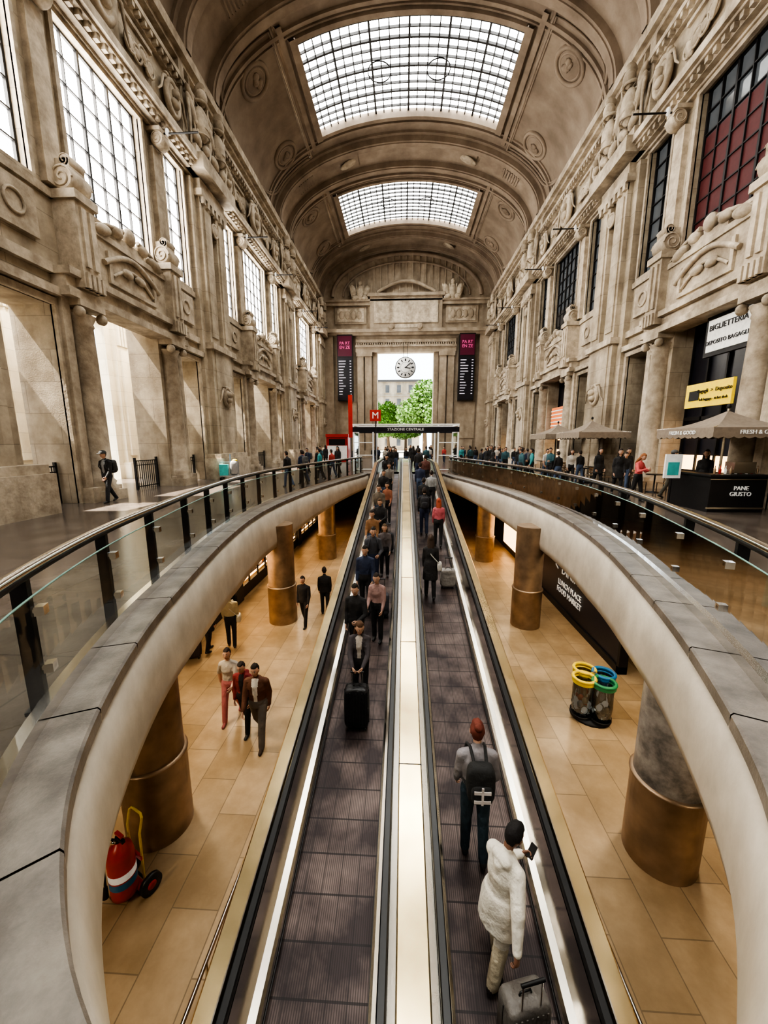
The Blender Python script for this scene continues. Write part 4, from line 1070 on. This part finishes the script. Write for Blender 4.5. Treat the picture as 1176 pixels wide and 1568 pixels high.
for a in ((9.0,16.4,0,2.6),(8.5,17.6,4,3.4),(7.9,19.0,2,3.0),(7.6,20.8,3,2.2),(7.9,22.3,6,3.6),(7.4,24.0,1,.3),(6.6,22.8,0,2.9),(6.9,21.6,7,1.5),(9.6,14.6,8,-1.9),(9.9,13.4,4,2.6),(7.3,25.5,4,3.1),(6.4,26.2,0,2.8),(8.0,27.0,2,.2),(7.1,28.4,5,3),(5.8,28.2,1,.1),(8.4,30.5,0,3.2),(6.7,30.6,4,2.6),(5.0,30.0,3,.5),(7.6,32.6,6,3.3),(6.0,33.5,0,.2),(4.9,34.2,7,3),(8.4,35.2,4,2.9),(5.5,37,1,3),(7,39,0,.3),(4,40,5,2.8),(2.5,38,4,3.1),(8.8,41,2,3),(5.4,24.4,4,-1.4),(4.9,25.6,0,-1.2),(5.9,20.2,3,-1.3),(8.2,15.4,4,2.9),(8.6,19.6,0,.3),(6.3,24.9,3,3.0),(9.3,31.8,1,2.9),(5.3,32.2,4,.2),(7.0,18.2,0,.4),(9.5,17.2,4,3.0),(5.6,26.9,4,2.7)): crowd(*a)
for a in ((-5.4,17.4,0,1.2),(-5.0,18.5,1,.9),(-5.2,19.5,5,1.3),(-4.6,20.6,7,1.5),(-4.9,21.6,4,1.0),(-4.3,22.5,5,1.0),(-4.2,24.2,4,2.5),(-5.3,23.4,0,2.0),(-5.8,26,0,3),(-5.0,28.5,2,.4),(-6.6,30,3,3),(-4.3,33,1,2.8),(-7.2,35,4,.3),(-3,37,0,3.1),(-1.2,39,6,.1),(.6,41,4,3),(-5.5,43,2,2.5),(-2,45,0,0),(1.5,46,1,3),(-6.3,24.8,1,2.6),(-4.7,26.8,4,.3)): crowd(*a)
for a in ((-.9,23.2,4,3.1),(.8,23.4,0,0),(-1.0,24.6,5,3),(.9,25.2,1,.1),(-.7,28.3,0,3.2),(.6,29.0,4,.2),(1.6,29.9,3,0),(-1.5,29.6,2,3.1),(.1,31.6,0,3),(-.9,32.5,8,3.3),(1.1,33.2,4,.1),(-2.4,34.5,1,3),(2.2,35.5,6,.1)): crowd(*a)

# ------------------------------------------------------------------ outside
lv=[];lf=[]
for k in range(7000):
    cb=random.choice([(0,0,0,1.6),(1.3,.3,-.5,1.2),(-1.3,-.2,-.4,1.2),(.3,1.2,-.3,1.2),(-.2,-1.2,-.2,1.2),(0,0,1.2,1.2)])
    d=Vector((random.gauss(0,1),random.gauss(0,1),random.gauss(0,1))).normalized()*cb[3]*random.uniform(.6,1.05)
    p=Vector(cb[:3])+d;u=Vector((random.gauss(0,1),random.gauss(0,1),random.gauss(0,1))).normalized()*.13;v=u.orthogonal().normalized()*.1
    o=len(lv);lv+=[p-u,p+v,p+u,p-v];lf.append((o,o+1,o+2,o+3))
leafme=bpy.data.meshes.new('foliage');leafme.from_pydata([tuple(v) for v in lv],[],lf);leafme.materials.append(M['leaf'])
tb=B();tb.tube([(0,0,-3.4),(.1,0,-1.5),(0,.1,0)],.22,'bark',8,r2=.1)
for a in range(5): tb.tube([(0,0,-1.6),(cos(a*1.25)*.9,sin(a*1.25)*.9,0)],.1,'bark',6,r2=.04)
trunkme=tb.mesh('trunk')
def tree(x,y,sc):
    e=empty('plane_tree',(x,y,3.4*sc));e.scale=(sc,sc,sc)
    for me,n in ((leafme,'foliage'),(trunkme,'trunk')):
        o=bpy.data.objects.new(n,me);COL.objects.link(o);o.parent=e
    e.rotation_euler=(0,0,random.random()*6)
for x,y,sc in ((4.0,76,2.35),(8.5,82,2.6),(-3.2,80,1.75),(.3,86,1.6),(-7.5,84,2.0),(-24.5,30,1.35),(-23.5,26.3,1.1),(-26,36,1.5),(-33,36,2.2),(-30,47,2.3),(-27,14.5,1.9),(-32,56,2.4),(-30,5,2)): tree(x,y,sc)
def facade(name,x,y,w,h,axis):
    b=B();d=6
    T=Matrix.Translation((x,y,0))@(Matrix.Rotation(pi/2,4,'Z') if axis=='x' else Matrix.Identity(4))
    b.box(-w/2,w/2,0,d,0,h,'bldg',T)
    n=int(w/3)
    for i in range(n):
        for j in range(int(h/3.4)):
            xx=-w/2+1.5+i*3;z=1.2+j*3.4
            b.box(xx-.5,xx+.5,-.06,.02,z,z+1.9,'dim_glow_glass',T);b.box(xx-.7,xx+.7,-.25,0,z-.15,z,'bldg',T)
    for j in range(int(h/3.4)+1): b.box(-w/2,w/2,-.2,0,j*3.4+.3,j*3.4+.5,'bldg',T)
    b.box(-w/2-.3,w/2+.3,-.5,d+.3,h,h+.5,'darkwall',T);b.obj(name)
facade('city_building',-16,104,40,17.5,'y')
facade('city_building',-48,30,80,15,'x')

# ------------------------------------------------------------------ lights
sun=bpy.data.lights.new('sun','SUN');sun.energy=28;sun.angle=.01;sun.color=(1,.92,.78)
so=bpy.data.objects.new('sun',sun);COL.objects.link(so);so.rotation_euler=Vector((1.0,.12,-1.55)).to_track_quat('-Z','Y').to_euler();so.location=(-30,0,40)
for x,y,en in ((-5,1,70),(5,1,70),(-5,6.5,70),(5,6.5,70),(-5.2,11,55),(4.9,11,40),(-5,17,40),(4.9,17,30),(-2.9,23.5,30),(2.9,23.5,30)):  # warm fill lamps added under the slab to brighten the lower level
    l=bpy.data.lights.new('lower_fill_light','AREA');l.shape='DISK';l.size=.5;l.energy=en;l.color=(1,.82,.58)
    o=bpy.data.objects.new('lower_fill_light',l);COL.objects.link(o);o.location=(x,y,-.75)
w=bpy.data.worlds.new('world');SC.world=w;w.use_nodes=True
bg=w.node_tree.nodes['Background'];bg.inputs[0].default_value=(.82,.91,1,1);bg.inputs[1].default_value=4.2
# ------------------------------------------------------------------ camera
cam=bpy.data.cameras.new('camera');co=bpy.data.objects.new('camera',cam);COL.objects.link(co)
cam.sensor_fit='HORIZONTAL';cam.sensor_width=36;cam.lens=18.03;cam.clip_start=.05;cam.clip_end=500
co.location=(-.12,0,2);co.rotation_euler=(radians(90-10.2),0,radians(2.9));SC.camera=co
SC.view_settings.view_transform='AgX';SC.view_settings.look='AgX - High Contrast';SC.view_settings.exposure=0.2
